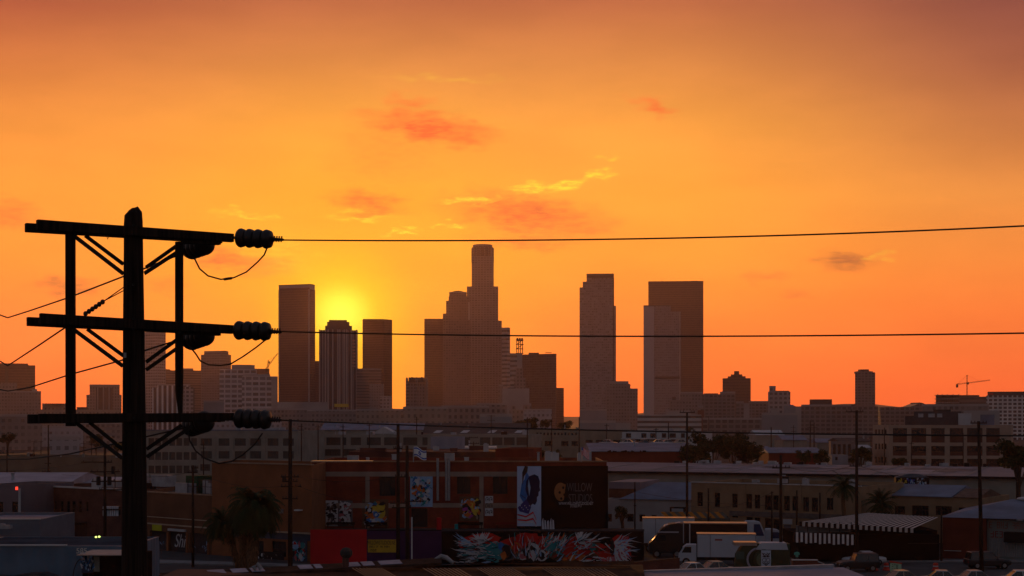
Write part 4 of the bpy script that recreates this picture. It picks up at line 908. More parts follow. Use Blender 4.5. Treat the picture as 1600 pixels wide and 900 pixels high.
# --- painted annex in front
an = Fac(485, 170, 1006, 170); A = thing('painted_annex', 'low annex with red, purple and black mural walls before the brick studio', 'building', an.a, 0)
Ha = an.z(700, 828); u1, u2, uW = an.u(573), an.u(690), an.W
q = MB(); q.box(0, uW, 0, 14.6, 0, Ha-.85, ROOFD); q.box(0, uW, 0, .3, Ha-.85, Ha-.003, BLK); q.build('walls', A)
q = MB(); q.box(0, u1, -.06, -.003, 0, Ha+.05, REDP); q.build('red_wall', A); q = MB(); q.box(u1+.01, u2, -.06, -.003, 0, Ha-.1, PURP); q.build('purple_wall', A)
q = MB(); q.box(u2, uW+.05, -.1, 0, Ha-.15, Ha+.08, mat('dark_coping', (.05,.045,.05), .7, .2)); q.build('coping', A)
mu = MB(); mu.box(u2+.02, uW, -.06, -.003, 0, Ha-.16, BLK); rr = random.Random(21); H0 = Ha-.18; yy = [-.062]
def uz(px, py): return an.u(px), an.z(px, py)
def pf_(pts, m_): 
    yy[0] -= .0012; mu.face([(min(uW-.02, max(u2+.05, x)), yy[0], min(H0, max(.05, z))) for x, z in pts], m_)
def spike(px, py, a, l, w_, m_):
    x, z = uz(px, py); l *= 170/F; w_ *= 170/F; c_, s_ = math.cos(a), math.sin(a); b_ = rr.uniform(-.12, .12)
    pf_([(x-s_*w_, z+c_*w_), (x+c_*l*.5+s_*(b_*l)-s_*w_*.7, z+s_*l*.5-c_*(b_*l)+c_*w_*.7), (x+c_*l, z+s_*l), (x+c_*l*.5+s_*(b_*l)+s_*w_*.7, z+s_*l*.5-c_*(b_*l)-c_*w_*.7), (x+s_*w_, z-c_*w_)], m_)
def blob(px, py, rx, ry, m_, n=14, j=.25):
    x, z = uz(px, py); pf_([(x+rx*170/F*(1+rr.uniform(-j, j))*math.cos(6.283*i/n), z+ry*170/F*(1+rr.uniform(-j, j))*math.sin(6.283*i/n)) for i in range(n)], m_)
blob(752,846,32,14,pre); blob(770,862,30,12,pte); blob(800,862,24,14,pgr); blob(860,856,30,18,pre); blob(885,862,36,16,pbr); blob(930,860,26,12,pre); blob(830,846,40,10,pre); blob(735,852,20,12,pre); blob(905,858,38,18,pbr); blob(900,855,28,18,pre); blob(968,858,20,22,pre); blob(955,868,16,16,pre); blob(826,840,20,8,pre)
for i in range(26): spike(752,848, rr.uniform(.4, 2.9), rr.uniform(14,24), 1.3, pw)
for i in range(14): spike(738,850, rr.uniform(2.4, 3.3), rr.uniform(18,38), 1.4, rr.choice([pw, plb]))
for i in range(70): x = rr.uniform(722, 770); spike(x+rr.uniform(0,15), rr.uniform(850, 877), rr.uniform(2.7, 3.5), rr.uniform(10,26), rr.uniform(1.2,2.6), rr.choice([pw, pw, plb, pte, pgr]))
for i in range(30): spike(rr.uniform(768,786), rr.uniform(848,876), rr.uniform(2.5, 3.6), rr.uniform(8,18), 2.2, pte)
blob(783,853,5,7,pbl); blob(806,855,7,9,por); blob(806,855,5,7,pre); blob(792,862,8,12,pb); blob(787,868,5,6,por)
blob(818,868,10,6,pw); blob(818,869,7,4,ppi)
blob(832,862,12,16,pb); blob(832,860,9,15,pw); blob(832,863,6,10,pb); blob(832,866,4.5,7,pw); blob(846,868,8,8,pw); blob(846,868,6,6,pb)
for i in range(34): spike(rr.uniform(848,880), rr.uniform(842,868), rr.uniform(.6, 1.4), rr.uniform(10,24), 1.5, rr.choice([pw, pw, pte, plb, por]))
for i in range(26): spike(rr.uniform(852,872), rr.uniform(850,862), rr.uniform(-.5, 2), rr.uniform(6,14), 2.5, pte)
for i in range(20): spike(rr.uniform(890,920), rr.uniform(845,866), rr.uniform(0,6.28), rr.uniform(6,16), 1.6, rr.choice([por, pre, pw, pb]))
for i in range(24): spike(905,848, rr.uniform(.0, 1.9), rr.uniform(16,38), 1.2, pw)
for i in range(16): blob(rr.uniform(880,935), rr.uniform(868,876), 4, 2.5, rr.choice([por, pre, pbr]))
blob(926,856,5,5,pte)
for i in range(60): spike(962+rr.uniform(-5,9), 855+rr.uniform(-10,16), rr.uniform(-1.4, 1.2), rr.uniform(12,36), rr.uniform(.8,1.8), rr.choice([pw, pw, ppi, plb]))
for i in range(30): spike(955+rr.uniform(-8,8), 870, rr.uniform(-2.2, -.6), rr.uniform(8,20), 1.4, rr.choice([pw, ppi]))
for i in range(14): spike(948,856, rr.uniform(2.6,3.6), rr.uniform(8,20), 1.6, pre)
blob(956,854,3.5,13,pb,10,.2)
for i in range(150):
    x_ = rr.uniform(800, 945); a0 = -.3+2.2*(1-(x_-800)/145)+rr.uniform(-.5, .5); spike(x_, rr.uniform(842, 876), a0, rr.uniform(8, 24), rr.uniform(.4, 1.2), rr.choice([pw, pw, pb, pb, ppi, pre, pte, plb]))
for i in range(60): spike(rr.uniform(720,780), rr.uniform(842,878), rr.uniform(2.6, 3.5), rr.uniform(8,20), rr.uniform(.4,.9), rr.choice([pb, pb, pw, pgr]))
mu.build('graffiti_mural', A)['label'] = 'black mural wall of red bursts, white spikes and teal feathers'
sg = thing('studio_sign', 'yellow studio sign on the purple wall beside the red wall', 'sign', (an.a.x+an.u(597), 169.9, an.z(597, 853)))
q = MB(); kk = 170/F; q.box(-22*kk, 22*kk, -.06, 0, -10*kk, 10*kk, mat('sign_yellow', (.5,.3,.03), .6, .15, .8)); q.build('board', sg)
text(sg, 'WILLOWSTUDIOS.NET', .62, (0, -.07, 5*kk), pb, sx=.53); q = MB(); glyphs(q, -20*kk, 12*kk, -2.5*kk, .3*kk, 15, pb, 9, -.065); glyphs(q, -18*kk, -8*kk, -8.5*kk, -5*kk, 3, pb, 10, -.065); q.build('worn_lettering', sg)
q = MB(); wp = (gx(643.5, 163), 163, 0); q.tube([(0,0,0), (0,0,gz(808,163))], .075, mat('white_pipe', (.5,.5,.5), .6, .1), 8); tag(q.build('pipe', None, wp), 'thin white vertical pipe standing before the purple wall', 'pipe')
q = MB()
for i in range(5): q.hexa([(-.7+i*.28,-.1,0), (-.4+i*.28,-.1,0), (-.4+i*.28,.3,0), (-.7+i*.28,.3,0)], [(-.75+i*.3,-.1,1.6+.3*math.sin(i*2)), (-.6+i*.3,-.1,1.8+.3*math.cos(i*2)), (-.6+i*.3,.2,1.8), (-.75+i*.3,.2,1.6)], mat('white_tarp', (.45,.45,.5), .7, .1))
tag(q.build('folded_tarp', None, (gx(857,172), 172, Ha-.85)), 'crumpled white tarp standing on the annex roof', 'tarp')
# --- tan building, tall right part and lower left part, street front receding to the left
fr = Fac(331, 181, 487, 172); tt = thing('tan_warehouse', 'tall windowless tan warehouse with blue shopfront base behind the palm', 'building', fr.a, fr.rz)
H = fr.z(487, 727); q = MB(); shell(q, fr.W, 12, H, [fr.rect(392,845,412,884), fr.rect(425,846,447,870), fr.rect(455,842,480,880)], TANW, ROOFD, par=.4, sk=12*math.tan(fr.rz)); q.build('walls', tt)
q = MB(); q.box(-.05, fr.W+.05, -.1, .35, H, H+.14, mat('tan_coping', (.3,.2,.14), .8, .2)); q.build('coping', tt)
zl = fr.z(487, 835); q = MB(); q.box(fr.W*.03, fr.W, -.28, -.003, zl, zl+.16, mat('cream_ledge', (.4,.3,.22), .8, .1)); q.build('ledge', tt)
q = MB(); q.box(.02, fr.W-.02, -.03, -.003, zl-.75, zl-.003, mat('slate_blue_paint', (.06,.075,.11), .8, .15)); q.build('shop_fascia', tt)
for r_, lb in (((392,845,412,884),0), ((425,846,447,870),1)): window(tt, fr.rect(*r_), BLACK, GLASS, mu=1, mv=1)
art('graffiti_panel', tt, fr, 455, 843, 480, 880, mat('slate_blue_paint', (0,0,0)), [pte, pte, plb, pre, pb, pw, ppi], 60, 8, 'teal and red painted panel', .4)
art('graffiti_panel', tt, fr, 398, 862, 444, 880, pb, [pgr, pw, pb], 24, 9, 'scribbled pale graffiti', .3)
strip(tt, fr, 'wall_lamp', 465, 796, 473, 798, mat('lamp_shade_white', (.6,.6,.6), .5, 0), .6); strip(tt, fr, 'wall_box', 438, 795, 443, 802, GALV, .25)
fl = Fac(226, 190, 332, 181); tl = thing('tan_storefront_building', 'lower tan storefront building with graffiti shutters left of the tall warehouse', 'building', fl.a, fl.rz)
H = fl.z(300, 773); wn = [(234,830,262,868), (264,832,291,868), (297,833,324,870)]
q = MB(); shell(q, fl.W, 16, H, [fl.rect(*w_) for w_ in wn], TAND, ROOFD, dep=.35, sk=16*math.tan(fl.rz)); q.build('walls', tl)
for i, w_ in enumerate(wn):
    a, b, c_, e = fl.rect(*w_); q = MB(); q.box(a, b, .3, .34, c_, e, corr('shutter_dark', (.06,.05,.055), .12, .6, .3, 1)); o = q.build('roller_shutter', tl)
    if i == 1: text(o, 'Shi', 2.3, ((a+b)/2, .28, (c_+e)/2+.3), pw, 'graffiti', sx=.8)
    else:
        rr = random.Random(i); q = MB()
        for j in range(14): x, z = rr.uniform(a+.2, b-.2), c_+rr.uniform(.3, 1.6); q.tube([(x,.29,z), (x+rr.uniform(-.3,.3),.29,z+rr.uniform(.1,.5)), (x+rr.uniform(-.3,.4),.29,z+rr.uniform(-.2,.3))], .03, rr.choice([pw, pgr, plb]), 4)
        q.build('graffiti', o)
z1 = fl.z(230, 817); q = MB(); q.box(0, fl.W, -.12, -.003, z1-.12, z1+.04, mat('cream_ledge', (0,0,0))); q.box(0, fl.W, -.08, -.003, z1+.75, z1+.85, mat('cream_ledge', (0,0,0))); q.build('cornice', tl)
q = MB(); q.box(-.05, fl.W+.05, -.1, .3, H, H+.14, mat('tan_coping', (0,0,0))); q.build('coping', tl)
strip(tl, fl, 'sign', 238.5, 819, 253, 829, mat('yellow_green_sign', (.4,.4,.02), .6, .15, .8), .08); strip(tl, fl, 'shutter_hood', 265, 826.5, 291, 830, WHT, .3)
for x in (262.5, 292.5, 326): strip(tl, fl, 'pilaster', x-1.2, 832, x+1.2, 868, TANW, .12)
units(tl, fl, [(232,250,757,774,4), (254,262,753,774,6), (268,283,758,774,5), (286,300,755,774,9), (304,331,752,774,6), (312,326,748,756,8)])
q = MB()
for x in range(262, 332, 9): q.bar((fl.u(x),3,H), (fl.u(x),3,H+1.6), .06, .06, IRON)
q.bar((fl.u(262),3,H+1.6), (fl.u(331),3,H+1.6), .06, .06, IRON); q.bar((fl.u(262),3,H+.8), (fl.u(331),3,H+.8), .06, .06, IRON); q.build('roof_railing', tl)
q = MB(); q.box(fl.u(228), fl.u(246), 6, 9, H-.5, H+1.9, mat('green_awning', (.01,.06,.03), .8, .2)); q.build('roof_shed', tl)
# --- left side brick building
lf = Fac(33, 215, 192, 200)
wl = [(85,783,88,797), (94,783,99,800), (104,783,109,801), (112.5,783,118,801), (122.5,783,128,801), (134,784,138,799)]
lb_, lfa, H = bldg('brick_workshop', 'dark brick workshop with faded wall lettering and tall narrow windows at left', 33, 215, 192, 200, 762, DBRICK, D=14, wins=[(*w_, dict(mu=0, mv=2)) for w_ in wl], top_at=100)
q = MB(); q.box(-.05, lfa.W+.05, -.15, .3, H, H+.18, WHT); q.build('coping', lb_)
fade = mat('faded_cream_paint', (.17,.10,.07), .9, .5, 1.2)
q = MB()
for (y0_, y1_, n__, sd_) in ((765,776,9,3), (777.5,785.5,8,4), (787,793,13,5)):
    q = MB(); glyphs(q, lfa.u(37), lfa.u(84), lfa.z(59,y1_), lfa.z(59,y0_), n__, fade, sd_); q.build('faded_lettering', lb_)
strip(lb_, lfa, 'roller_door', 118, 820, 136, 846, mat('brown_shutter', (.05,.03,.03), .7, .2), .05); strip(lb_, lfa, 'white_cabinet', 92, 823, 99, 842, WHT, .5); strip(lb_, lfa, 'white_cabinet', 100, 824, 109, 843, WHT, .6); strip(lb_, lfa, 'awning', 105, 815, 136, 819, BLACK, .9); strip(lb_, lfa, 'dark_opening', 60, 812, 83, 840, BLACK, .03)
units(lb_, lfa, [(108,127,752,763,5), (143,160,742,763,6), (168,190,745,763,7)])
rs = MB()
for a, b in (((143,763),(143,741)), ((160,763),(160,741)), ((143,741),(160,741)), ((143,752),(160,752))): rs.bar((lfa.u(a[0]),2,lfa.z(a[0],a[1])), (lfa.u(b[0]),2,lfa.z(b[0],b[1])), .08, .08, IRON)
rs.build('roof_frame', lb_)
g1, g1f, H = bldg('grey_workshop', 'grey workshop with two dark door openings at the left edge', -30, 205, 32, 203, 757, mat('mauve_render', (.13,.12,.14), .9, .15, .4), D=12, wins=[(-2,784,5,806,dict(mu=0, mv=0)), (19,784,28,806,dict(mu=0, mv=0))])
rl = thing('beacon_post', 'white post with a red light on top beside the faded lettering', 'post', P(30.5, 811, 196)-Vector((0,0,0)))
q = MB(); q.tube([(0,0,0), (0,0,48*196/F)], .16, WHT, 8); q.build('post', rl); q = MB(); q.tube([(-.35,-.05,48*196/F-.2), (-.35,-.05,48*196/F+.2)], .17, mat('red_lamp', (.6,.02,.02), .4, 0, emit=((1,.06,.03), 1.4)), 10); q.build('lamp', rl)
tw = thing('striped_tank', 'white slatted tank box hanging beside the big pole on the left', 'tank', P(174, 806, 180))
kk = 180/F
for i in range(7): q = MB(); q.box(-12*kk+i*3.5*kk, -12*kk+i*3.5*kk+2.2*kk, -.4, 0, 0, 15*kk, mat('weathered_white', (.45,.5,.55), .7, .2)); q.build('slat', tw)
q = MB(); q.box(-13*kk, 12*kk, -.5, .6, 9*kk, 11*kk, IRON); q.box(-12*kk, 12*kk, 0, .7, 0, 15*kk, BLACK); q.build('frame', tw)
gl = thing('lit_lamp', 'small glowing yellow green lamp cluster left of the big pole', 'lamp', P(151, 843.5, 119.5))
q = MB(); q.tube([(0,0,-1.2), (0,0,.1)], .05, IRON, 6); q.build('stem', gl)
for i, (dx_, dz_) in enumerate(((-.15,.0), (.12,.02), (-.05,.22), (.2,.25))): q = MB(); q.ell((dx_,0,dz_), (.09,.07,.07), mat('lamp_glow', (.5,.6,.1), .4, 0, emit=((.8,1,.2), 2.5)), 8, 5); q.build('bulb', gl)
# --- blue metal shed bottom left, grey box behind, portal
BM = corr('blue_grey_sheet', (.10,.16,.22), .9, .55, .2)
sh = Fac(-60, 112, 205, 112); t = thing('blue_metal_shed', 'blue grey corrugated metal shed filling the bottom left corner', 'building', sh.a, 0)
H = sh.z(0, 853); q = MB(); shell(q, sh.W, 9, H, [], BM, mat('shed_roof', (.045,.055,.07), .95, .3, .4, spec=0), par=.05); q.build('walls', t)
q = MB(); q.box(0, sh.W, 8.7, 9.0, H, gz(846, 121), BM); q.build('rear_parapet', t)
q = MB(); q.box(-.05, sh.W*.62, -.12, .15, H, H+.1, WHT); q.build('roof_edge', t)
q = MB(); q.ext([(0,sh.z(0,903)), (0,sh.z(0,893)), (sh.u(20),sh.z(20,899)), (sh.u(50),sh.z(50,894)), (sh.u(75),sh.z(75,893)), (sh.u(92),sh.z(92,899)), (sh.u(92),sh.z(92,903))], -1.2, -.01, mat('dark_lean_to_roof', (.06,.06,.07), .8, .2)); q.build('lean_to', t)
gbx = Fac(-60, 150, 62, 150); t = thing('grey_box_shed', 'low grey flat roofed box behind the blue metal shed', 'building', gbx.a, 0); H = gbx.z(0, 812); q = MB(); shell(q, gbx.W, 12, H, [], mat('grey_blue_render', (.12,.14,.17), .9, .15, .4), ROOFB, par=.25); q.build('walls', t); q = MB(); q.box(-.05, gbx.W+.05, -.1, .15, H, H+.1, WHT); q.build('coping', t)
units(t, gbx, [(0,14,817,823,-2), (16,30,818,823,-3)])
dp = thing('entrance_portal', 'dark entrance portal numbered 585 with pale canopy beside the big pole', 'portal', P(160, 935, 108)); kk = 108/F
q = MB(); q.box(-31*kk, 62*kk, 0, 3, 0, 69*kk, BLK); q.build('walls', dp)
q = MB(); q.box(-33*kk, 36*kk, -1.2, 3, 69*kk, 70.6*kk, mat('canopy_cream', (.38,.3,.26), .7, .2)); q.build('canopy', dp)
pts = [(-31*kk, -.15, 30*kk)]+[(-31*kk-14*kk*math.cos(a), -.15, 30*kk+32*kk*math.sin(a)) for a in [R(i*10) for i in range(0, 10)]]
q = MB(); q.tube(pts[1:], .035, IRON, 5); q.build('arched_rail', dp)
q = MB(); q.box(-32*kk, -14*kk, -.1, -.003, 40*kk, 68*kk, mat('door_navy', (.04,.05,.09), .6, .1)); q.build('door', dp)
rr = random.Random(5); q = MB()
for j in range(46): x, z = rr.uniform(-31*kk, -15*kk), rr.uniform(42*kk, 66*kk); q.bar((x,-.12,z), (x+rr.uniform(-.25,.25),-.12,z+rr.uniform(.1,.35)), .02, .09, rr.choice([plb, plb, pbl, pw]))
q.build('graffiti', dp); q = MB(); q.box(-13*kk, -4*kk, -.1, -.003, 42*kk, 66*kk, mat('pale_green_panel', (.16,.19,.17), .8, .2)); q.build('side_panel', dp)
text(dp, '585', .52, (-25.5*kk, -1.1, 76*kk), mat('pale_metal_letters', (.5,.5,.45), .5, 0), 'number', ext=.03)
q = MB(); q.tube([(0,0,0),(0,0,2.2),(0,0,2.5)], [.12,.12,.2], mat('white_pipe', (0,0,0)), 8); tag(q.build('white_bollard', None, P(188, 925, 112)), 'short white bollard at the foot of the big pole', 'bollard')
# ---------------------------------------------------------------- right side: warehouses, cream building, sheds
# long warehouse with lilac roof: eave nearer at right
ga = Fac(945, 262, 1640, 232); t = thing('long_warehouse', 'very long low warehouse with pale lilac roof crossing the right half', 'building', ga.a, ga.rz)
He = ga.z(1250, 741); q = MB(); q.box(0, ga.W, 0, 34, 0, He-.01, GREYC); q.build('walls', t)
Zr = gz(724, 282); q = MB(); q.extx([(-.4,He), (-.4,He+.12), (24,Zr+.1), (48,He+.1), (48,He)], -15, ga.W+.3, ROOFL); q.build('roof', t)
q = MB(); q.box(-.3, ga.W+.3, -.6, -.41, He-.25, He+.1, BLACK); q.build('gutter', t)
rr = random.Random(4)
for i in range(34):
    u = rr.uniform(4, ga.W-3); s_ = rr.uniform(.4, 1.1); q = MB(); q.box(u, u+s_*rr.uniform(.7,1.8), 23.6, 24.6, Zr-.1, Zr+s_*.8, rr.choice([HV, WHT, BLACK, HV])); q.build('roof_vent', t)
sl = (Zr-He)/24.0
for i in range(13):
    u = i*ga.W/13+rr.uniform(-2, 2); q = MB(); q.hexa([(u,-.3,He+.13),(u+.14,-.3,He+.13),(u+.14,24,Zr+.11),(u,24,Zr+.11)], [(u,-.3,He+.2),(u+.14,-.3,He+.2),(u+.14,24,Zr+.18),(u,24,Zr+.18)], GREYC); q.build('roof_seam', t)
for i in range(14):
    u, y0, w2, d2 = rr.uniform(2, ga.W-14), rr.uniform(1, 16), rr.uniform(3, 11), rr.uniform(2, 7); z_ = lambda y: He+.12+sl*y+.01+.003*i; q = MB(); q.hexa([(u,y0,z_(y0)),(u+w2,y0,z_(y0)),(u+w2,y0+d2,z_(y0+d2)),(u,y0+d2,z_(y0+d2))], [(u,y0,z_(y0)+.02),(u+w2,y0,z_(y0)+.02),(u+w2,y0+d2,z_(y0+d2)+.02),(u,y0+d2,z_(y0+d2)+.02)], rr.choice([mat('roof_patch_dark', (.11,.095,.11), .9, .3, .4), mat('roof_patch_light', (.25,.22,.25), .9, .3, .4)])); q.build('roof_patch', t)
# white shed with bluish hip roof
wv = [(980,803,990,815), (999,804,1008,815), (1018,805,1026,816), (950,803,956,815)]
t, fa, H = bldg('white_shed', 'white shed with pale blue hipped roof and small dark windows', 948, 214, 1082, 210, 779, mat('pale_green_white', (.33,.34,.33), .9, .15, .4), D=14, wins=[(*w_, dict(mu=1, mv=1)) for w_ in wv], par=.01)
q = MB(); W_ = fa.W; u0 = fa.u(968); ur0, ur1 = fa.u(1012), fa.u(1072); zr = gz(752, 220)
q.raw([(u0,-.3,H+.003),(W_+.2,-.3,H+.003),(W_+.2,14.2,H+.003),(u0,14.2,H+.003),(ur0,6,zr),(ur1,6,zr)], [(0,1,5,4),(1,2,5),(2,3,4,5),(3,0,4),(3,2,1,0)], ROOFB); q.build('hip_roof', t)
q = MB(); q.box(-.5, fa.u(992), 3, 14, H+.01, gz(752,219), ROOFL); q.box(-.5, fa.u(985), 2.9, 2.99, H+.01, fa.z(960,765), mat('rust_brown', (.12,.05,.03), .9, .3)); q.build('rear_monitor', t)
strip(t, fa, 'black_awning', 1049, 792, 1072, 799, BLACK, .9); strip(t, fa, 'white_sign', 1052, 794, 1070, 799, WHT, 1.0)
# cream two storey building
wn = [(1089.5,769,1098,791), (1116.5,770,1125,792), (1144,771.5,1152.5,793), (1166,772,1175,794.5), (1179,773,1187.5,794.5), (1195,774,1206,797), (1208,774,1217,797), (1225,775,1234,798), (1238,775.5,1247,798), (1255,777,1264,799.5), (1268.5,777.5,1278,800), (1292,778,1302,797),
      (1144,803,1153,809), (1166,808,1176,828), (1179,809,1188,819), (1195,810,1206,830), (1208,811,1218,831)]
t, fa, H = bldg('cream_building', 'two storey cream building with a row of tall dark windows behind the trucks', 1080, 206, 1345, 193, 754, CREAM, D=16, wins=[(*w_, dict(mu=1 if i < 12 else 0, mv=1)) for i, w_ in enumerate(wn)])
q = MB(); q.box(-.05, fa.W+.05, -.1, .3, H, H+.13, mat('pale_coping', (.45,.42,.4), .8, .15)); q.build('coping', t)
for x in (1162.5, 1221.5, 1250.5): strip(t, fa, 'pilaster', x, 757, x+2.2, 800, CREAM, .14)
q = MB(); q.box(fa.u(1140), fa.u(1345), -.1, -.003, fa.z(1200,808), fa.z(1200,800), mat('worn_fascia', (.12,.1,.09), .9, .3)); q.build('fascia', t)
strip(t, fa, 'white_sign', 1224, 811, 1238, 819, WHT, .15); strip(t, fa, 'grey_door', 1225, 820, 1236, 845, pgr, .05)
units(t, fa, [(1200,1212,750,756,3), (1150,1158,752,756,5)]); 
# tan low building right of the palms
t, fa, H = bldg('low_tan_building', 'low tan building with wide dark openings and pale blue roof at right', 1345, 205, 1535, 196, 776, CREAM, D=12, wins=[(1398,791,1414,803,dict(mu=3)), (1425,790,1451,806,dict(mu=4)), (1462,791,1487,805,dict(mu=3)), (1498,793,1510,803,dict(mu=1))], top_at=1440)
q = MB(); q.extx([(-.3,H), (-.3,H+.1), (6,H+1.35), (12.3,H+.1), (12.3,H)], fa.u(1362), fa.u(1488), ROOFB); q.build('roof', t)
q = MB(); q.extx([(-.2,H), (-.2,H+.1), (5,H+1.0), (10,H)], fa.u(1490), fa.u(1530), mat('rust_roof', (.12,.07,.05), .8, .3)); q.build('side_roof', t)
gr = thing('graffiti_block', 'small rooftop block with yellow and blue graffiti in front of the long warehouse', 'building', P(1425, 761, 226)); kk = 226/F
q = MB(); q.box(-25*kk, 27*kk, 0, 1.2, -1.5, 15*kk, BLACK); q.build('walls', gr)
q = MB(); q.ext([(-25*kk,15*kk)]+[(-25*kk+52*kk*i/10, 15*kk+6*kk*math.sin(math.pi*i/10)) for i in range(1,10)]+[(27*kk,15*kk)], .01, 1.2, mat('slate_dome', (.1,.12,.15), .8, .2)); q.build('curved_roof', gr)
for x0_, cs, sd_ in ((-23, [pye, pye, pb, BAND], 1), (-10, [pbl, plb, pb, mat('deep_blue', (.02,.04,.3), .8, .1)], 2), (7, [pw, plb, pb, pgr], 3)):
    rr = random.Random(sd_); q = MB(); y = -.03
    for i in range(42):
        y -= .001; x = rr.uniform(x0_, x0_+14); z = rr.uniform(1, 12); a_ = rr.uniform(1, 2.5); b_ = rr.uniform(1, 4)
        q.face([(x*kk,y,z*kk), ((x+a_)*kk,y,(z+rr.uniform(-1,1))*kk), ((x+a_*rr.uniform(.4,1.4))*kk,y,min(14.5,z+b_)*kk), ((x-.4)*kk,y,min(14.5,z+b_*.8)*kk)], rr.choice(cs))
    q.build('graffiti', gr)
# striped awning pavilion
STR1, STR2 = mat('awning_cream', (.5,.42,.37), .85, .1), mat('awning_maroon', (.02,.008,.008), .85, .1)
pv = thing('striped_pavilion', 'dark pavilion under a broad cream and maroon striped canopy', 'building', P(1355, 897, 172)-Vector((0,0,gz(897,172)))); bo = pv.location
q = MB(); q.box(gx(1250,172)-bo.x, gx(1470,172)-bo.x, .6, 11, 0, gz(836,172), BLK); q.box(gx(1340,172)-bo.x, gx(1468,172)-bo.x, .9, 10, gz(836,172), gz(829.5,172), BLK); q.build('walls', pv)
cnp = MB(); n_ = 20
def lp(px, py, Y): return P(px, py, Y)-bo
# far edge (roof ridge) and near edge of the canopy
for i in range(2*n_):
    a, b = i/(2*n_), (i+1)/(2*n_)
    nr = lambda s_: lp(1249+(1427-1249)*s_, 815+(825.5-815)*s_, 172-1.5*s_)
    fr_ = lambda s_: lp(1355+(1466-1355)*s_, 801+(808-801)*s_, 184-2*s_) if s_ >= 0 else 0
    cnp.face([nr(a), nr(b), fr_(b), fr_(a)], STR1 if i % 2 else STR2)
cnp.build('canopy', pv)
vl = MB()
for i in range(2*n_):
    a, b = i/(2*n_), (i+1)/(2*n_); p, r_ = nr(a), nr(b); h = .5
    vl.face([p, r_, r_-Vector((0,.02,h)), p-Vector((0,.02,h))], STR1 if i % 2 else STR2)
vl.build('valance', pv)
la = MB()
for i in range(26):
    x0, x1 = 1240+i*3.6, 1240+(i+1)*3.6; y0 = 831.5+.045*(x0-1240); k_ = lambda x, y, Y: lp(x, y, Y)
    la.face([k_(x0,y0,171), k_(x1,y0,171), k_(x1,y0+15+(i%3),170), k_(x0,y0+15+(i%3),170)], STR1 if i % 2 else STR2)
la.build('lower_awning', pv)
q = MB()
for x in (1248,1262,1280,1296,1312,1330): q.bar(lp(x,833,171.2), lp(x,816,171.6), .08, .08, IRON)
q.build('awning_frame', pv); q = MB(); q.box(lp(1245,0,172).x, lp(1330,0,172).x, .3, .5, gz(832,172), gz(821,172), mat('pavilion_glass', (.12,.13,.13), .3, .2)); q.build('glazing', pv)
strip_ = MB(); strip_.box(lp(1420,0,172).x, lp(1470,0,172).x, .3, .38, gz(850,172), gz(849,172), IRON); strip_.build('rail', pv)
# red brown shed with blue roof + lettered shed
RB = mat('red_brown_wall', (.13,.03,.018), .9, .25, .5)
t, fa, H = bldg('red_brown_shed', 'plain red brown shed wall between the pavilion and the leaning pole', 1473, 177, 1541, 175, 808, RB, D=14, par=.05)
strip(t, fa, 'pale_rail', 1475, 860, 1502, 861, WHT, .05)
q = MB(); zr = gz(777, 188); W_ = Fac(1473,177,1640,172).W
q.raw([(-.3,-.3,H+.004),(W_,-.3,H+.004),(W_,20,H+.004),(-.3,20,H+.004),(6.5,10,zr),(W_-1,10,zr)], [(0,1,5,4),(1,2,5),(2,3,4,5),(3,0,4),(3,2,1,0)], ROOFB); q.build('hip_roof', t)
for x in (8.2, 14.2): q = MB(); q.ell((x, 10, zr+.05), (1.2,1.0,.3), WHT, 12, 6); q.tube([(x+.4,9,zr),(x+.4,9,zr+.8)], .12, IRON, 6); q.build('roof_ventilator', t)
t, fa, H = bldg('lettered_shed', 'grey shed with faded orange wall lettering and a roller door at the right edge', 1541.5, 175.6, 1640, 172, 811.5, mat('grey_green_wall', (.16,.17,.16), .9, .15, .4), D=14, par=.05)
q = MB(); fo = mat('faded_orange_paint', (.2,.08,.05), .9, .4, 1.5); glyphs(q, fa.u(1545), fa.u(1600), fa.z(1570,826), fa.z(1570,816), 9, fo, 7); q.build('faded_lettering', t); q = MB(); glyphs(q, fa.u(1547), fa.u(1568), fa.z(1560,840), fa.z(1560,830), 3, mat('faded_red_paint', (.2,.04,.03), .9, .3), 8); q.build('faded_lettering', t)
q = MB(); a, b, c_, e = fa.rect(1546,842,1600,870); q.box(a, b, -.05, -.003, c_, e, corr('roller_door_sheet', (.2,.21,.21), .25, .6, .3, 0)); q.build('roller_door', t)
strip(t, fa, 'black_awning', 1572, 831, 1612, 847, BLACK, 1.1)
strip(t, fa, 'wall_lamp', 1590, 811, 1600, 813, HV, .5)
# yellow and black awning + fence area
ya = thing('yellow_awning', 'yellow orange and grey chequered awning left of the cream building', 'awning', P(1087, 842, 196)-Vector((0,0,gz(842,196)))); b_ = ya.location; kk = 196/F
q = MB()
cols = [mat('awning_orange', (.34,.12,.015), .8, .15), mat('awning_grey', (.07,.07,.055), .8, .15)]
for i in range(14):
    for j in range(3):
        x = 1035+i*7; y = 800+j*3.2; s_ = j*3
        q.face([(gx(x+s_,196)-b_.x, -j*.35, gz(y+3.2,196)), (gx(x+7+s_,196)-b_.x, -j*.35, gz(y+3.2,196)), (gx(x+7+s_-3,196)-b_.x, -j*.35+.35, gz(y,196)), (gx(x+s_-3,196)-b_.x, -j*.35+.35, gz(y,196))], cols[(i) % 2])
q.build('top_cloth', ya)
q = MB()
for i in range(14): x = 1041+i*7; q.face([(gx(x,196)-b_.x,-1.06,gz(822,196)), (gx(x+7,196)-b_.x,-1.06,gz(822,196)), (gx(x+7,196)-b_.x,-.9,gz(809,196)), (gx(x,196)-b_.x,-.9,gz(809,196))], cols[1] if i else cols[0])
q.build('skirt', ya); q = MB()
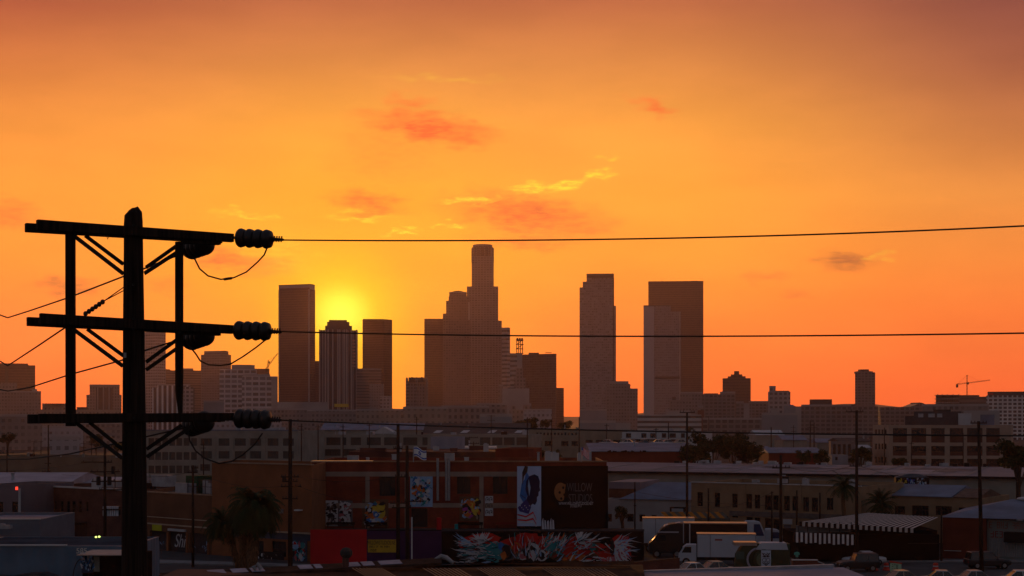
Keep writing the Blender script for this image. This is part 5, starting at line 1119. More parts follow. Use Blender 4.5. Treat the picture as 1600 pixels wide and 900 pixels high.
for x in (1040, 1075, 1110, 1136): q.tube([(gx(x,196)-b_.x,-.5,0), (gx(x,196)-b_.x,-.5,gz(806,196))], .06, IRON, 6)
q.build('frame', ya)
# ---------------------------------------------------------------- middle distance
t, fa, H = bldg('concrete_factory', 'long grey green concrete factory with rows of windows behind the tan warehouse', 226, 380, 465, 372, 673, GREYC, D=20, roof=ROOFB, par=.5, top_at=340,
   wins=[(x, y0, x+9, y0+12, dict(mu=0, mv=1, t=.1, frame=mat('steel_sash', (.05,.06,.055), .7, .2), glass=GLASS2)) for y0 in (684.5, 706.5, 727.5) for x in (232, 242.5, 253.5, 264.5, 275.5, 287, 298.5)] +
        [(x, y0, x+17, y0+11.5, dict(mu=3, mv=1, t=.1, frame=mat('steel_sash', (0,0,0)), glass=GLASS2)) for y0 in (685, 705) for x in (314, 341.5, 367, 391, 418, 442)] + [(313,725.5,328,735.5,dict(mu=3, t=.1, glass=GLASS2))])
for x in (311, 336, 364, 388, 413): strip(t, fa, 'pilaster', x, 682, x+1.6, 745, GREYC, .2)
q = MB(); q.box(0, fa.W, -.15, .3, H, H+.25, ROOFB); q.build('coping', t); units(t, fa, [(300,312,668,674,6), (350,356,669,674,8), (396,420,669.5,674,7), (428,436,668,674,4)])
t, fa, H = bldg('concrete_factory', 'second concrete factory wing with one long window row above the studio roof', 465, 400, 830, 392, 679, GREYC, D=24, roof=ROOFB, par=.4, top_at=640,
   wins=[(x, 683.5, x+w_, 695.5, dict(mu=m_, mv=1, t=.1, frame=mat('steel_sash', (0,0,0)), glass=GLASS2)) for x, w_, m_ in ((468,12,2),(486,18,3),(510,22,4),(535,6,0),(548,16,3),(573,22,4),(600,22,4),(630,22,4),(660,8,1),(726,8,1),(750,16,3),(769,16,3),(787,17,4),(807,16,3))] + [(x, 702, x+w_, 712, dict(mu=2, mv=0, t=.1, glass=GLASS2)) for x, w_ in ((486,18),(508,24),(536,20))])
units(t, fa, [(520,530,675,680,6), (560,572,674,680,9), (700,708,676,680,4)])
def gable(name, label, x0, x1, ye, yr, Y, m, D=18, wall=GREYC, cat='building', skyl=0):
    t = thing(name, label, cat, (gx((x0+x1)/2, Y), Y, 0)); bx = t.location.x; X0, X1 = gx(x0,Y)-bx, gx(x1,Y)-bx; ze = gz(ye,Y); zr = gz(yr,Y+D/2)
    q = MB(); q.box(X0+.2, X1-.2, 0, D, 0, ze-.02, wall); q.build('walls', t)
    q = MB(); q.extx([(-.4,ze), (-.4,ze+.15), (D/2,zr), (D+.4,ze+.15), (D+.4,ze)], X0, X1, m); q.build('roof', t)
    rq = random.Random(label)
    for i in range(int(min(6, (X1-X0)/9))):
        x = rq.uniform(X0+1, X1-1); f_ = rq.uniform(.2, .9); zz = ze+(zr-ze)*f_; y_ = D/2*f_; q = MB(); s_ = rq.uniform(.2, .5); q.tube([(x,y_,zz), (x,y_,zz+s_*2), (x,y_,zz+s_*2.6)], [s_*.5, s_*.5, s_*.8], HV, 8); q.build('roof_vent', t)
    for i in range(skyl):
        x = X0+(X1-X0)*(i+.5)/skyl; q = MB(); q.hexa([(x-1,2,ze+(zr-ze)*2/(D/2)+.05),(x+1,2,ze+(zr-ze)*2/(D/2)+.05),(x+2,5,ze+(zr-ze)*5/(D/2)+.05),(x,5,ze+(zr-ze)*5/(D/2)+.05)], [(x-1,2,ze+(zr-ze)*2/(D/2)+.25),(x+1,2,ze+(zr-ze)*2/(D/2)+.25),(x+2,5,ze+(zr-ze)*5/(D/2)+.25),(x,5,ze+(zr-ze)*5/(D/2)+.25)], WHT); q.build('skylight', t)
    return t
for nm_, lb_2, a_ in (('pale_roof_shed','pale roofed shed behind the far pole above the red wall',(1180,1226,680,672,560,WHT,16)), ('grey_gable_shed','grey gabled shed between the far poles and the grey row',(1222,1262,688,680,520,ROOFB,16)), ('blue_gable_shed','blue grey gabled shed right of the two close far poles',(1276,1318,692,685,500,ROOFB,16)), ('low_dark_shed','low dark shed behind the arcade block',(1310,1362,690,684,480,ROOFD,16)), ('tiny_white_shed','tiny white shed left of the loft side wall',(1338,1362,700,695,440,WHT,10))):
    PENDING = globals().setdefault('PEND', []); PENDING.append((nm_, lb_2, a_))
gable('dark_roof_shed', 'dark roofed shed with pale skylights behind the long window row', 660, 830, 680, 661, 470, ROOFD, 30, skyl=4)
gable('arched_roof_shed', 'grey roofed shed right of the third insulator', 500, 664, 672, 661, 560, ROOFB, 26)
q_t = thing('white_peaked_roof', 'small white roof gable above the long window row', 'building', (gx(600,440),440,0)); q = MB(); X = lambda x: gx(x,440)-q_t.location.x; q.box(X(582)+.05, X(618)-.05, .05, 11.9, 0, gz(680,440), GREYC); q.build('walls', q_t); q = MB(); q.ext([(X(578),gz(679.5,440)), (X(622),gz(679.5,440)), (X(599),gz(667,440))], 0, 12, WHT); q.build('gable_roof', q_t)
bldg('grey_box_house', 'windowless lilac grey box standing on the roofs beside the long window row', 673, 300, 714, 299, 682.5, mat('lilac_grey_wall', (.25,.26,.31), .9, .15, .4), D=7, par=.2)
bldg('red_roof_block', 'plain dark red block at the left of the billboard top', 774, 240, 826, 239, 701, mat('oxide_red', (.16,.02,.015), .9, .25, .4), D=12, par=.2)
t, fa, H = bldg('low_red_roofs', 'low rusty red roofs in front of the window row', 545, 262, 775, 262, 706, mat('rust_wall', (.1,.035,.025), .9, .35, .3), D=26, roof=mat('rust_red_roof', (.09,.035,.03), .9, .35, .3), par=.1)
units(t, fa, [(560,600,701,707,3), (650,664,700,707,5), (700,712,702,707,8), (730,760,699,706,12)], m=mat('rust_red_roof', (0,0,0)))
bldg('white_roof_strip', 'flat white roof with little white hut right of the grey box', 714, 330, 775, 330, 699, WHT, D=20, roof=WHT, par=.1)
t, fa, H = bldg('cream_factory', 'cream factory with small square windows left of the grey plant', 826, 430, 905, 428, 671, mat('cream_factory_wall', (.24,.2,.15), .9, .2, .3), D=20, par=.3, wins=[(x, 689, x+w_, 697, dict(mu=2, mv=1, t=.1)) for x, w_ in ((836,11), (851,12), (877,11), (893,10))]+[(838+i*5.5,676,841+i*5.5,680,dict(mu=0, mv=0, t=.08)) for i in range(12)])
t, fa, H = bldg('cream_factory', 'cream factory wing with dark sash windows right of the red flag', 905.5, 428, 972, 425, 672, mat('cream_factory_wall', (0,0,0)), D=20, par=.3, wins=[(x, 687.5, x+11, 696, dict(mu=2, mv=1, t=.1)) for x in (915, 931, 945, 958)])
t, fa, H = bldg('white_workshop', 'two level white workshop with dark bays left of the tall black mast', 972, 400, 1098, 395, 675, WHT, D=22, par=.3, wins=[(x, 677, x+w_, 684, dict(mu=1, mv=0, t=.1)) for x, w_ in ((978,8),(1002,8),(1016,8),(1034,7),(1046,10),(1064,6),(1080,8))]+[(x, 686.5, x+8, 694, dict(mu=1, mv=0, t=.1)) for x in (978, 992, 1006, 1021, 1048)])
q = MB(); q.box(fa.u(972), fa.u(1035), -2, -.01, fa.z(1000,686), fa.z(1000,684.5), WHT); q.build('lower_roof', t)
units(t, fa, [(984,990,673,675.5,4), (1010,1016,672.5,675.5,6), (1028,1034,671.5,675.5,3), (1058,1068,672.5,675.5,5), (1076,1082,672,675.5,5)])
t = gable('blue_roof_shed', 'long pale blue roof over a dark red wall right of the red flag', 921, 1085, 706, 692, 330, ROOFB, 30, wall=mat('dark_red_wall', (.16,.03,.02), .9, .25, .3))
rr = random.Random(8)
for i in range(22):
    x = 945+rr.uniform(0, 62); q = MB(); X = gx(x,330)-t.location.x; q.box(X, X+rr.uniform(.2,.6), -.6, -.41, gz(706,330), gz(706-rr.uniform(1,2.8),330), BLACK); q.build('roof_spike', t)
gable('blue_roof_hut', 'pale blue roofed hut left of the red wall behind the trees', 1183, 1206, 706, 697, 420, ROOFB, 14)
gable('red_wall_shed', 'blue roofed shed with red wall right of the trees', 1200, 1286, 708, 699, 400, ROOFB, 18, wall=mat('dark_red_wall', (0,0,0)))
t, fa, H = bldg('arcaded_white_block', 'small white arcade block left of the tall thin pole', 1298, 420, 1336, 419, 690, mat('arcade_wall', (.2,.15,.14), .9, .2, .3), D=10, par=.2, wins=[(x, 694, x+4.5, 712, dict(mu=0, mv=0, t=.08)) for x in (1301.5, 1309, 1317, 1325)])
bldg('white_garden_wall_house', 'small white house among the trees below the arcade block', 1300, 360, 1325, 360, 711, mat('small_house_wall', (.22,.22,.24), .9, .2, .3), D=8, par=.2, wins=[(1305,714,1309,719,dict(mu=0,mv=0,t=.06))])
t, fa, H = bldg('brown_warehouse', 'wide windowless brown warehouse far left behind the roofs', -30, 420, 200, 400, 714, mat('brown_grey_wall', (.17,.13,.09), .9, .15, .2), D=20, top_at=120)
gable('grey_roof_shed', 'pale grey roofed shed behind the beacon post at left', -40, 108, 757, 738, 225, mat('pale_metal_roof', (.25,.27,.33), .6, .2, .3, .2), 20)
gable('second_grey_roof_shed', 'second pale roofed shed right behind the brick workshop', 86, 200, 757, 745, 232, mat('pale_metal_roof', (0,0,0)), 18)
for nm_, lb_2, a_ in PEND: gable(nm_, lb_2, *a_)
# brick loft building with concrete frame
LC = mat('loft_concrete', (.34,.25,.19), .9, .15, .3)
fa = Fac(1389, 436, 1580, 425); t = thing('brick_loft_building', 'four storey loft building with concrete frame and dark brick infill at right', 'building', fa.a, fa.rz)
H = fa.z(1389, 664); W_ = fa.W
q = MB(); rows_ = [(669,676.5,691.5), (697,701,712), (717,722,735)]; bays = [(1395,1417),(1424,1447),(1455,1476),(1484,1505),(1511,1535),(1541,1562)]
rects = [fa.rect(a, y0, b, y1) for a, b in bays for y0, _, y1 in rows_]
shell(q, W_, 20, H, rects, LC, ROOFD, dep=.5, par=.4); q.build('walls', t)
for (a, b) in bays:
    for y0, ym, y1 in rows_:
        r_ = fa.rect(a, y0, b, y1); m_ = r_[2]+(r_[3]-r_[2])*.42; q = MB(); q.box(r_[0], r_[1], .3, .5, r_[2], m_, DBRICK); q.build('brick_infill', t)
        window(t, (r_[0], r_[1], m_, r_[3]), mu=4, mv=1, dep=.45, t=.1)
# lit side wing turned to the left
fs2 = Fac(1364, 452, 1389, 436.2); s2 = MB(); ds = fs2.d/fs2.W
tl2 = thing('loft_side_wing', 'narrow side wall of the loft building catching orange light', 'building', fs2.a, fs2.rz)
wr = [fs2.rect(x, y0, x+3.2, y0+9) for x in (1367, 1372, 1377, 1382) for y0 in (671, 693, 714)]
q = MB(); wall_holes(q, fs2.W-.05, 0, fs2.z(1385, 664), wr, LC, dep=.25); q.box(0, fs2.W-.3, .5, 3, 0, fs2.z(1385,664), LC); q.build('walls', tl2)
for r_ in wr: window(tl2, r_, mu=0, mv=1, dep=.24, t=.06)
units(t, fa, [(1425,1500,643,664.5,6), (1410,1426,650,664.5,8)], m=mat('dark_roof_house', (.06,.06,.065), .8, .2), name='roof_house')
units(t, fa, [(1496,1516,646,664.5,4)], m=WHT, name='roof_house'); units(t, fa, [(1530,1552,648,664.5,7)], m=ROOFB, name='roof_house'); units(t, fa, [(1432,1440,646.5,652,5.9), (1448,1458,646.5,652,5.9), (1462,1470,646.5,652,5.9)], m=HV, name='roof_window')
units(t, fa, [(1455,1482,640,643.5,8)], m=ROOFD)
# ---------------------------------------------------------------- vehicles
def wheel(t, x, y, r, w_=.22, dual=False):
    q = MB(); q.tube([(x,y-w_/2,r), (x,y-w_/2+.03,r), (x,y+w_/2-.03,r), (x,y+w_/2,r)], [r*.88, r, r, r*.88], TYRE, 18); o = q.build('wheel', t, smooth=False)
    q = MB(); s = -1 if y < 0 else 1; q.tube([(x,y+s*(w_/2+.005),r), (x,y+s*(w_/2-.03),r)], [r*.55, r*.6], mat('wheel_rim', (.25,.25,.26), .4, 0, metal=.7), 12); q.build('rim', o)
def car(label, px, py, Y, col, rz, kind='sedan', group='cars parked in the lot at right'):
    """local x = length (front +x)"""
    t = thing('parked_car', label, 'car', (gx(px, Y), Y, 0.02), rz, group)
    Lh, Wd, zb, zr = dict(sedan=(2.3,.9,.88,1.42), suv=(2.35,.95,1.05,1.75), jeep=(2.15,.92,1.15,1.85), van=(2.5,.98,1.1,2.0))[kind]
    pm = mat('car_paint_'+col[0], col[1], .3, 0, metal=.2, spec=.6)
    st_ = {'sedan': [(-1,.45,.78,.86),(-.97,.35,.95,.93),(-.6,.28,1,1),(0,.26,1,1),(.5,.26,.96,1),(.85,.28,.86,.96),(.98,.36,.74,.88),(1,.45,.62,.8)],
           'suv': [(-1,.5,.95,.9),(-.98,.4,1,.95),(-.6,.35,1,1),(0,.33,1,1),(.5,.33,1,1),(.85,.36,.92,.97),(.98,.45,.82,.9),(1,.5,.7,.82)]}['sedan' if kind == 'sedan' else 'suv']
    q = MB(); sec = []
    for s_, z0, zt, ww in st_:
        x = s_*Lh; h = zb*zt; wv_ = Wd*ww
        sec.append([(x,-wv_*.92,z0), (x,-wv_,z0+.12), (x,-wv_,h-.15), (x,-wv_*.93,h), (x,wv_*.93,h), (x,wv_,h-.15), (x,wv_,z0+.12), (x,wv_*.92,z0)])
    vs = [p for r_ in sec for p in r_]; n = len(sec); fs = [(i*8+k, i*8+(k+1) % 8, (i+1)*8+(k+1) % 8, (i+1)*8+k) for i in range(n-1) for k in range(8)]+[tuple(range(7,-1,-1)), tuple(range((n-1)*8, n*8))]
    q.raw(vs, fs, pm); o = q.build('body', t); 
    b0, b1 = dict(sedan=(-.62,.42), suv=(-.92,.38), jeep=(-.95,.28), van=(-.97,.55))[kind]; r0, r1 = dict(sedan=(-.35,.12), suv=(-.85,.1), jeep=(-.93,.12), van=(-.93,.3))[kind]
    z0 = zb-.02; q = MB(); A_ = [(b0*Lh,-Wd*.92,z0), (b1*Lh,-Wd*.92,z0), (b1*Lh,Wd*.92,z0), (b0*Lh,Wd*.92,z0)]; B_ = [(r0*Lh,-Wd*.74,zr), (r1*Lh,-Wd*.74,zr), (r1*Lh,Wd*.74,zr), (r0*Lh,Wd*.74,zr)]
    q.hexa(A_, B_, GLASS); q.build('windows', t)
    q = MB(); e = .04; q.hexa([(x-(.05 if x < 0 else -.05), y*1.03, z) for x, y, z in B_], [(x*.96, y*.92, z+.07) for x, y, z in B_], pm)
    for f_ in (0, .45, 1):
        for s in (-1, 1):
            xa, xb = b0*Lh+(b1-b0)*Lh*f_, r0*Lh+(r1-r0)*Lh*f_; q.bar((xa, s*Wd*.93, z0), (xb, s*Wd*.755, zr), .07, .05, pm)
    q.build('roof', t)
    for x in (-.62*Lh, .64*Lh):
        for y in (-Wd+.1, Wd-.1): wheel(t, x, y, .33 if kind == 'sedan' else .38)
    for s in (-1, 1):
        q = MB(); q.ell((Lh*.985, s*Wd*.62, zb*.66), (.06,.16,.09), mat('headlight_glass', (.5,.5,.5), .15, 0, spec=.8), 8, 5); q.build('headlight', t)
        q = MB(); q.box(-Lh-.01, -Lh+.06, s*Wd*.72-.12, s*Wd*.72+.12, zb*.62, zb*.62+.18, mat('tail_light_glass', (.3,.01,.01), .3, 0)); q.build('tail_light', t)
        q = MB(); q.ell((b1*Lh-.15, s*(Wd+.08), zb+.03), (.07,.1,.07), pm, 8, 5); q.build('wing_mirror', t)
    return t
cw = ('white', (.5,.5,.5)); ck = ('black', (.01,.01,.012)); cs = ('silver', (.28,.29,.3)); cbg = ('beige', (.35,.28,.2)); cg = ('grey', (.1,.1,.11))
car('white car half hidden behind the brick wall, left of its pair', 1078, 890, 155.5, cw, R(200), group='cars before the box truck')
car('pale beige car behind the brick wall, right of its pair', 1114, 888, 157, cbg, R(195), group='cars before the box truck')
car('black off road car with pale bonnet edge facing left', 1340, 890, 161.5, ck, R(186), 'jeep')
car('white car mostly hidden behind the black off road car', 1350, 874, 168.8, cw, R(183))
car('black people carrier before the red brown shed', 1543, 888, 164.5, ck, R(4), 'suv')
car('beige car cut by the bottom edge below the green sign', 1412, 898, 147.5, cbg, R(10))
car('silver car cut by the bottom edge below the corner pole', 1467, 899, 147.5, cs, R(170))
car('grey car cut by the bottom edge left of the last one', 1526, 899, 147.5, cs, R(5))
car('pale car at the bottom right corner', 1590, 897, 147.5, cw, R(175))
for i, (x, yy_) in enumerate(((951,694), (983,693), (1008,694.5), (1030,693), (1044,694), (1064,693.5))):
    t = car('tiny car number of the row above the blue roof', x, yy_, 372+i*.5, (cs, cw, cg, cw, cs, cbg)[i], R(8*i-20), group='cars on the raised deck above the blue roof')
    t['label'] = ['leftmost tiny car of the row above the long blue roof', 'second tiny car from the left above the long blue roof', 'third tiny car above the long blue roof, grey', 'fourth tiny car above the long blue roof, white', 'fifth tiny car above the long blue roof', 'rightmost tiny car above the long blue roof'][i]
    t.location.z = gz(696.2, 372)
q = MB(); q.box(gx(938,372), gx(1076,372), 369, 378, 0, gz(696.2,372)-.02, GREYC); o = q.build('parking_deck'); tag(o, 'low concrete deck carrying the row of tiny cars above the blue roof', 'building')
wt = mat('truck_white', (.42,.44,.48), .5, .08, .6); rdt = mat('trailer_dark', (.012,.007,.007), .6, .2, .6); rb = SHEET
def truckwheels(t, xs, W_, r=.5):
    for x in xs:
        for s in (-1, 1): wheel(t, x, s*(W_-.2), r, .3)
# box truck (front toward -x, i.e. facing left in the photo)
bx = thing('box_truck', 'white box truck facing left in front of the dark lorry', 'truck', (gx(1075,169), 169, 0), R(-6)); k_ = 169/F
Wt = 1.15
q = MB(); q.box(1.0, 7.3, -Wt, Wt, .95, 3.42, wt); q.box(.94, 7.36, -Wt-.03, Wt+.03, 3.42, 3.5, rb); o = q.build('cargo_box', bx)
for x in (1.0, 2.4, 7.3):
    q = MB(); q.box(x-.03, x+.03, -Wt-.04, -Wt-.003, .95, 3.42, mat('box_trim', (.2,.2,.22), .5, 0)); q.build('trim', o)
q = MB(); q.box(2.9, 3.7, -Wt-.02, -Wt-.003, 2.75, 2.95, mat('faded_red_paint2', (.3,.1,.09), .8, .2)); q.build('faded_marking', o)
q = MB(); q.ext([(-1.0,.5),(.9,.5),(.9,2.25),(-.15,2.25),(-.55,1.95),(-.95,1.35),(-1.02,1.2)], -1.0, 1.0, wt); o = q.build('cab', bx)
q = MB(); q.face([(-.97,-.85,1.38),(-.97,.85,1.38),(-.58,.8,1.95),(-.58,-.8,1.95)], GLASS); q.build('windscreen', bx)
bx.children[-1].location.x = -.02
q = MB(); q.face([(-.7,-1.004,1.4),(.35,-1.004,1.4),(.35,-1.004,2.05),(-.35,-1.004,2.05)], GLASS); q.build('side_window', bx)
q = MB(); q.box(-1.1, -.98, -.95, .95, .45, .7, mat('bumper_grey', (.2,.2,.2), .5, 0)); q.build('bumper', bx)
for s in (-1,1): q = MB(); q.box(-1.06, -1.0, s*.72-.14, s*.72+.14, .8, .98, mat('headlight_glass', (0,0,0))); q.build('headlight', bx)
q = MB(); q.box(-.6, 7.1, -.45, .45, .55, .9, IRON); q.build('chassis', bx); truckwheels(bx, (-.2, 5.4), 1.1, .42)
# semi lorry
sm = thing('semi_lorry', 'black nosed lorry with dark trailer and rounded sleeper cab facing left', 'truck', (gx(1014,178), 178, 0), R(-5)); Wt = 1.27
q = MB(); q.ext([(0,.6),(3.9,.6),(3.9,4.0),(3.3,4.05),(2.3,3.9),(1.6,3.55),(1.15,3.05),(.95,2.75),(.35,1.95),(.05,1.75),(0,1.4)], -1.15, 1.15, mat('lorry_black', (.008,.009,.011), .5, .1, spec=.3)); q.build('cab', sm)
q = MB(); q.hexa([(1.05,-1.17,2.95),(3.4,-1.17,2.95),(3.4,1.17,2.95),(1.05,1.17,2.95)], [(1.85,-1.0,3.78),(3.6,-1.0,4.12),(3.6,1.0,4.12),(1.85,1.0,3.78)], mat('lorry_silver', (.3,.3,.34), .5, .1, metal=.2)); q.build('roof_fairing', sm)
q = MB(); q.face([(.38,-1.0,2.0),(.38,1.0,2.0),(.93,.98,2.72),(.93,-.98,2.72)], GLASS); w_ = q.build('windscreen', sm); w_.location.x = -.02
q = MB(); q.face([(.65,-1.155,1.95),(1.9,-1.155,1.95),(1.9,-1.155,2.75),(1.2,-1.155,2.75)], GLASS); q.build('side_window', sm)
q = MB(); q.box(-.1, -.003, -.6, .6, .8, 1.6, CHROME); q.build('grille', sm)
q = MB(); q.box(4.05, 11.2, -Wt, Wt, 1.15, 4.0, rdt); q.box(4.0, 11.25, -Wt-.03, Wt+.03, 4.0, 4.1, rb); o = q.build('trailer', sm)
q = MB(); q.box(4.6, 4.72, -Wt-.04, -Wt-.003, 1.2, 4.0, WHT); q.build('pale_post', o)
q = MB(); q.box(1, 11, -.5, .5, .7, 1.1, IRON); q.build('chassis', sm); truckwheels(sm, (.9, 3.2, 4.4, 9.3, 10.4), 1.2, .5)
t2 = thing('white_trailer', 'white semi trailer behind the black nosed lorry', 'trailer', (gx(1004,186), 186, 0), R(-4))
q = MB(); q.box(0, 6.2, -1.2, 1.2, 1.1, 4.05, wt); q.box(-.03, 6.23, -1.23, 1.23, 4.05, 4.14, rb); q.box(1.5,1.58,-1.24,-1.203,1.1,4.05, mat('box_trim', (0,0,0))); q.build('cargo_box', t2); q = MB(); q.box(.2, 6, -.5, .5, .7, 1.08, IRON); q.build('chassis', t2); truckwheels(t2, (.8, 5.0), 1.15, .48)
def van(label, px, Y, rz, Lv=4.6, h=2.5, nm='white_van'):
    t = thing(nm, label, 'van', (gx(px,Y), Y, 0), rz)
    q = MB(); q.ext([(0,.4),(Lv,.4),(Lv,1.2),(Lv-.35,1.5),(Lv-1.1,h-.12),(Lv-1.7,h),(.1,h),(0,h-.15)], -1, 1, wt); q.build('body', t)
    q = MB(); q.face([(Lv-.38,-.85,1.56),(Lv-.38,.85,1.56),(Lv-1.06,.8,h-.2),(Lv-1.06,-.8,h-.2)], GLASS); w_ = q.build('windscreen', t); w_.location.x = .02
    q = MB(); q.face([(Lv-1.9,-1.004,1.5),(Lv-.6,-1.004,1.5),(Lv-1.15,-1.004,h-.35),(Lv-1.9,-1.004,h-.35)], mat('van_glass_blue', (.02,.04,.1), .15, 0)); q.build('side_window', t)
    truckwheels(t, (.9, Lv-.9), 1.0, .38); return t
van('white van with blue tinted cab window behind the trucks', 1164, 192, R(-4), 2.9, 3.3)
van('white van roof showing beside the one armed pole', 1196, 188, R(-3), 2.6, 2.6)
# water truck / tanker in green with white banner
gt_ = thing('green_tank_truck', 'green tank truck with pale box roof beside the white banner', 'truck', (gx(1148,160), 160, 0), R(-3)); GRN = mat('olive_green_paint', (.045,.055,.03), .6, .25, .8)
q = MB(); q.ext([(0,.5),(5.6,.5),(5.6,3.1),(3.6,3.1),(1.2,3.1),(.5,2.6),(.1,1.9)], -.9, .9, GRN); q.build('body', gt_)
q = MB(); q.box(-.15, 2.2, -1.0, 1.0, 2.9, 3.25, rb); q.hexa([(2.0,-1,2.5),(5.4,-1,2.5),(5.4,1,2.5),(2.0,1,2.5)], [(2.6,-1,3.2),(5.2,-1,3.2),(5.2,1,3.2),(2.6,1,3.2)], wt); q.build('pale_roof', gt_)
q = MB(); q.tube([(2.9,-.95,1.5), (2.9,-1.35,1.5)], [1.05,1.05], GRN, 22); q.tube([(2.9,-1.3,1.5), (2.9,-1.42,1.5)], [.8,.8], mat('olive_light', (.12,.14,.08), .6, .2), 22); q.build('tank_end', gt_)
q = MB(); q.tube([(2.5+1.3*math.cos(a), -1.2, 1.5+1.2*math.sin(a)) for a in [R(110+i*14) for i in range(10)]], .12, mat('pale_lilac_paint', (.3,.28,.32), .7, .1), 6); q.build('hose', gt_)
q = MB(); q.box(.05, .9, -.95, -.903, 1.5, 2.3, mat('cab_glass_green', (.06,.1,.08), .2, 0)); q.build('cab_window', gt_); truckwheels(gt_, (.9, 4.6), .95, .45)
bn = thing('white_banner', 'narrow white upright banner with round black drawn symbols beside the green tank truck', 'banner', P(1197, 893, 156)); kk = 156/F
q = MB(); q.box(-7.5*kk, 7.5*kk, 0, .06, 0, 33*kk, mat('banner_white', (.45,.5,.58), .7, .1)); q.build('cloth', bn); q = MB(); y = -.01
for cx, cz, r_ in ((-2.8,26,2.2),(2.8,26,2.2),(-3,18,3),(3,18,3),(0,11,1.6),(-2,12.5,1.2),(2,12.5,1.2)):
    q.tube([(cx*kk+r_*kk*math.cos(a*.5236), y, cz*kk+r_*kk*math.sin(a*.5236)) for a in range(13)], .025, pb, 4)
for a, b in (((-6,29),(-1,23)), ((6,29),(1,23)), ((-1,27),(-1,22)), ((1.5,30),(1.5,24)), ((-6,14),(0,10)), ((6,14),(0,10)), ((-6,23),(6,23))): q.bar((a[0]*kk,y,a[1]*kk), (b[0]*kk,y,b[1]*kk), .03, .07, pb)
q.build('drawn_symbols', bn); q = MB(); q.bar((-7.5*kk,.1,-2), (-7.5*kk,.1,33*kk), .05, .05, IRON); q.bar((7.5*kk,.1,-2), (7.5*kk,.1,33*kk), .05, .05, IRON); q.build('frame', bn)
# green price sign, cones, person
gs = thing('green_sign', 'pale green lettered sign with a red top in the parking lot', 'sign', P(1400, 897, 159)); kk = 159/F
q = MB(); q.box(-9*kk, 8.5*kk, 0, .08, 4*kk, 17*kk, mat('sign_mint', (.35,.5,.32), .6, .1)); q.build('board', gs); q = MB(); q.hexa([(-10*kk,-.02,18.5*kk),(9.5*kk,-.02,15.5*kk),(9.5*kk,.1,15.5*kk),(-10*kk,.1,18.5*kk)], [(-10*kk,-.02,21*kk),(9.5*kk,-.02,17.5*kk),(9.5*kk,.1,17.5*kk),(-10*kk,.1,21*kk)], mat('sign_red', (.5,.05,.03), .6, .1)); q.build('red_header', gs)
q = MB(); glyphs(q, -7*kk, 7*kk, 8*kk, 15*kk, 4, pb, 12, -.01); glyphs(q, -6*kk, 6*kk, 5*kk, 7*kk, 6, pb, 13, -.01); q.build('worn_lettering', gs); q = MB(); q.box(-8*kk, -7*kk, .09, .2, -1.1, 16*kk, IRON); q.box(7*kk, 8*kk, .09, .2, -1.1, 16*kk, IRON); q.build('frame', gs)
for x, lb in ((1366,'red traffic barrel nearest the black off road car'), (1385,'red traffic barrel just left of the green sign'), (1462,'red traffic barrel beside the corner pole')):
    t = thing('traffic_barrel', lb, 'barrel', (gx(x,162.5), 162.5, 0), 0, 'red barrels in the lot'); kk = 162.5/F
    q = MB(); q.tube([(0,0,0),(0,0,.12),(0,0,.2),(0,0,.75),(0,0,.8)], [.42,.42,.3,.25,.2], mat('barrel_red', (.55,.05,.03), .6, .1), 14); q.build('body', t)
    q = MB(); q.tube([(0,0,.4),(0,0,.52)], [.292,.284], WHT, 14, caps=False); q.build('reflective_band', t)
pn = thing('person', 'person in pale green top standing by the lower striped awning', 'person', (gx(1245,168), 168, 0), R(10))
def skinfig(t, sh, tr):
    me = bpy.data.meshes.new('body'); vs = [(0,0,.95),(0,.0,1.2),(0,0,1.42),(0,0,1.52),(0,-.02,1.66),(-.2,0,1.4),(-.25,-.03,1.12),(-.2,-.15,.9),(.2,0,1.4),(.25,-.02,1.12),(.2,-.15,.92),(-.1,0,.9),(-.12,-.03,.5),(-.12,0,.06),(.1,0,.9),(.12,.0,.5),(.13,.05,.06),(-.12,-.14,.03),(.13,-.1,.03)]
    es = [(0,1),(1,2),(2,3),(3,4),(2,5),(5,6),(6,7),(2,8),(8,9),(9,10),(0,11),(11,12),(12,13),(0,14),(14,15),(15,16),(13,17),(16,18)]
    rr_ = [.15,.14,.15,.06,.11,.07,.05,.04,.07,.05,.04,.1,.065,.045,.1,.065,.045,.04,.04]
    me.from_pydata(vs, es, []); me.materials.append(mat('dark_clothes', (.03,.03,.04), .9, .1)); o = bpy.data.objects.new('body', me); C.objects.link(o); o.parent = t
    m_ = o.modifiers.new('skin', 'SKIN'); me.skin_vertices.new() if not me.skin_vertices else None
    for i, r_ in enumerate(rr_): me.skin_vertices[0].data[i].radius = (r_, r_*.8)
    me.skin_vertices[0].data[0].use_root = True
    s_ = o.modifiers.new('sub', 'SUBSURF'); s_.levels = 1; s_.render_levels = 1
    q = MB(); q.tube([(0,0,.92),(0,0,1.1),(0,0,1.3),(0,0,1.44),(0,0,1.49)], [.17,.17,.2,.19,.09], mat('mint_cloth', (.12,.4,.3), .9, .1), 12)
    for s in (-1,1): q.tube([(s*.15,0,1.42),(s*.23,0,1.35),(s*.26,-.03,1.15)], [.08,.085,.07], mat('mint_cloth', (0,0,0)), 8)
    q.build('shirt', t); q = MB(); q.ell((0,.01,1.7), (.1,.12,.12), pb, 10, 6); q.build('hair', t)
skinfig(pn, 0, 0)
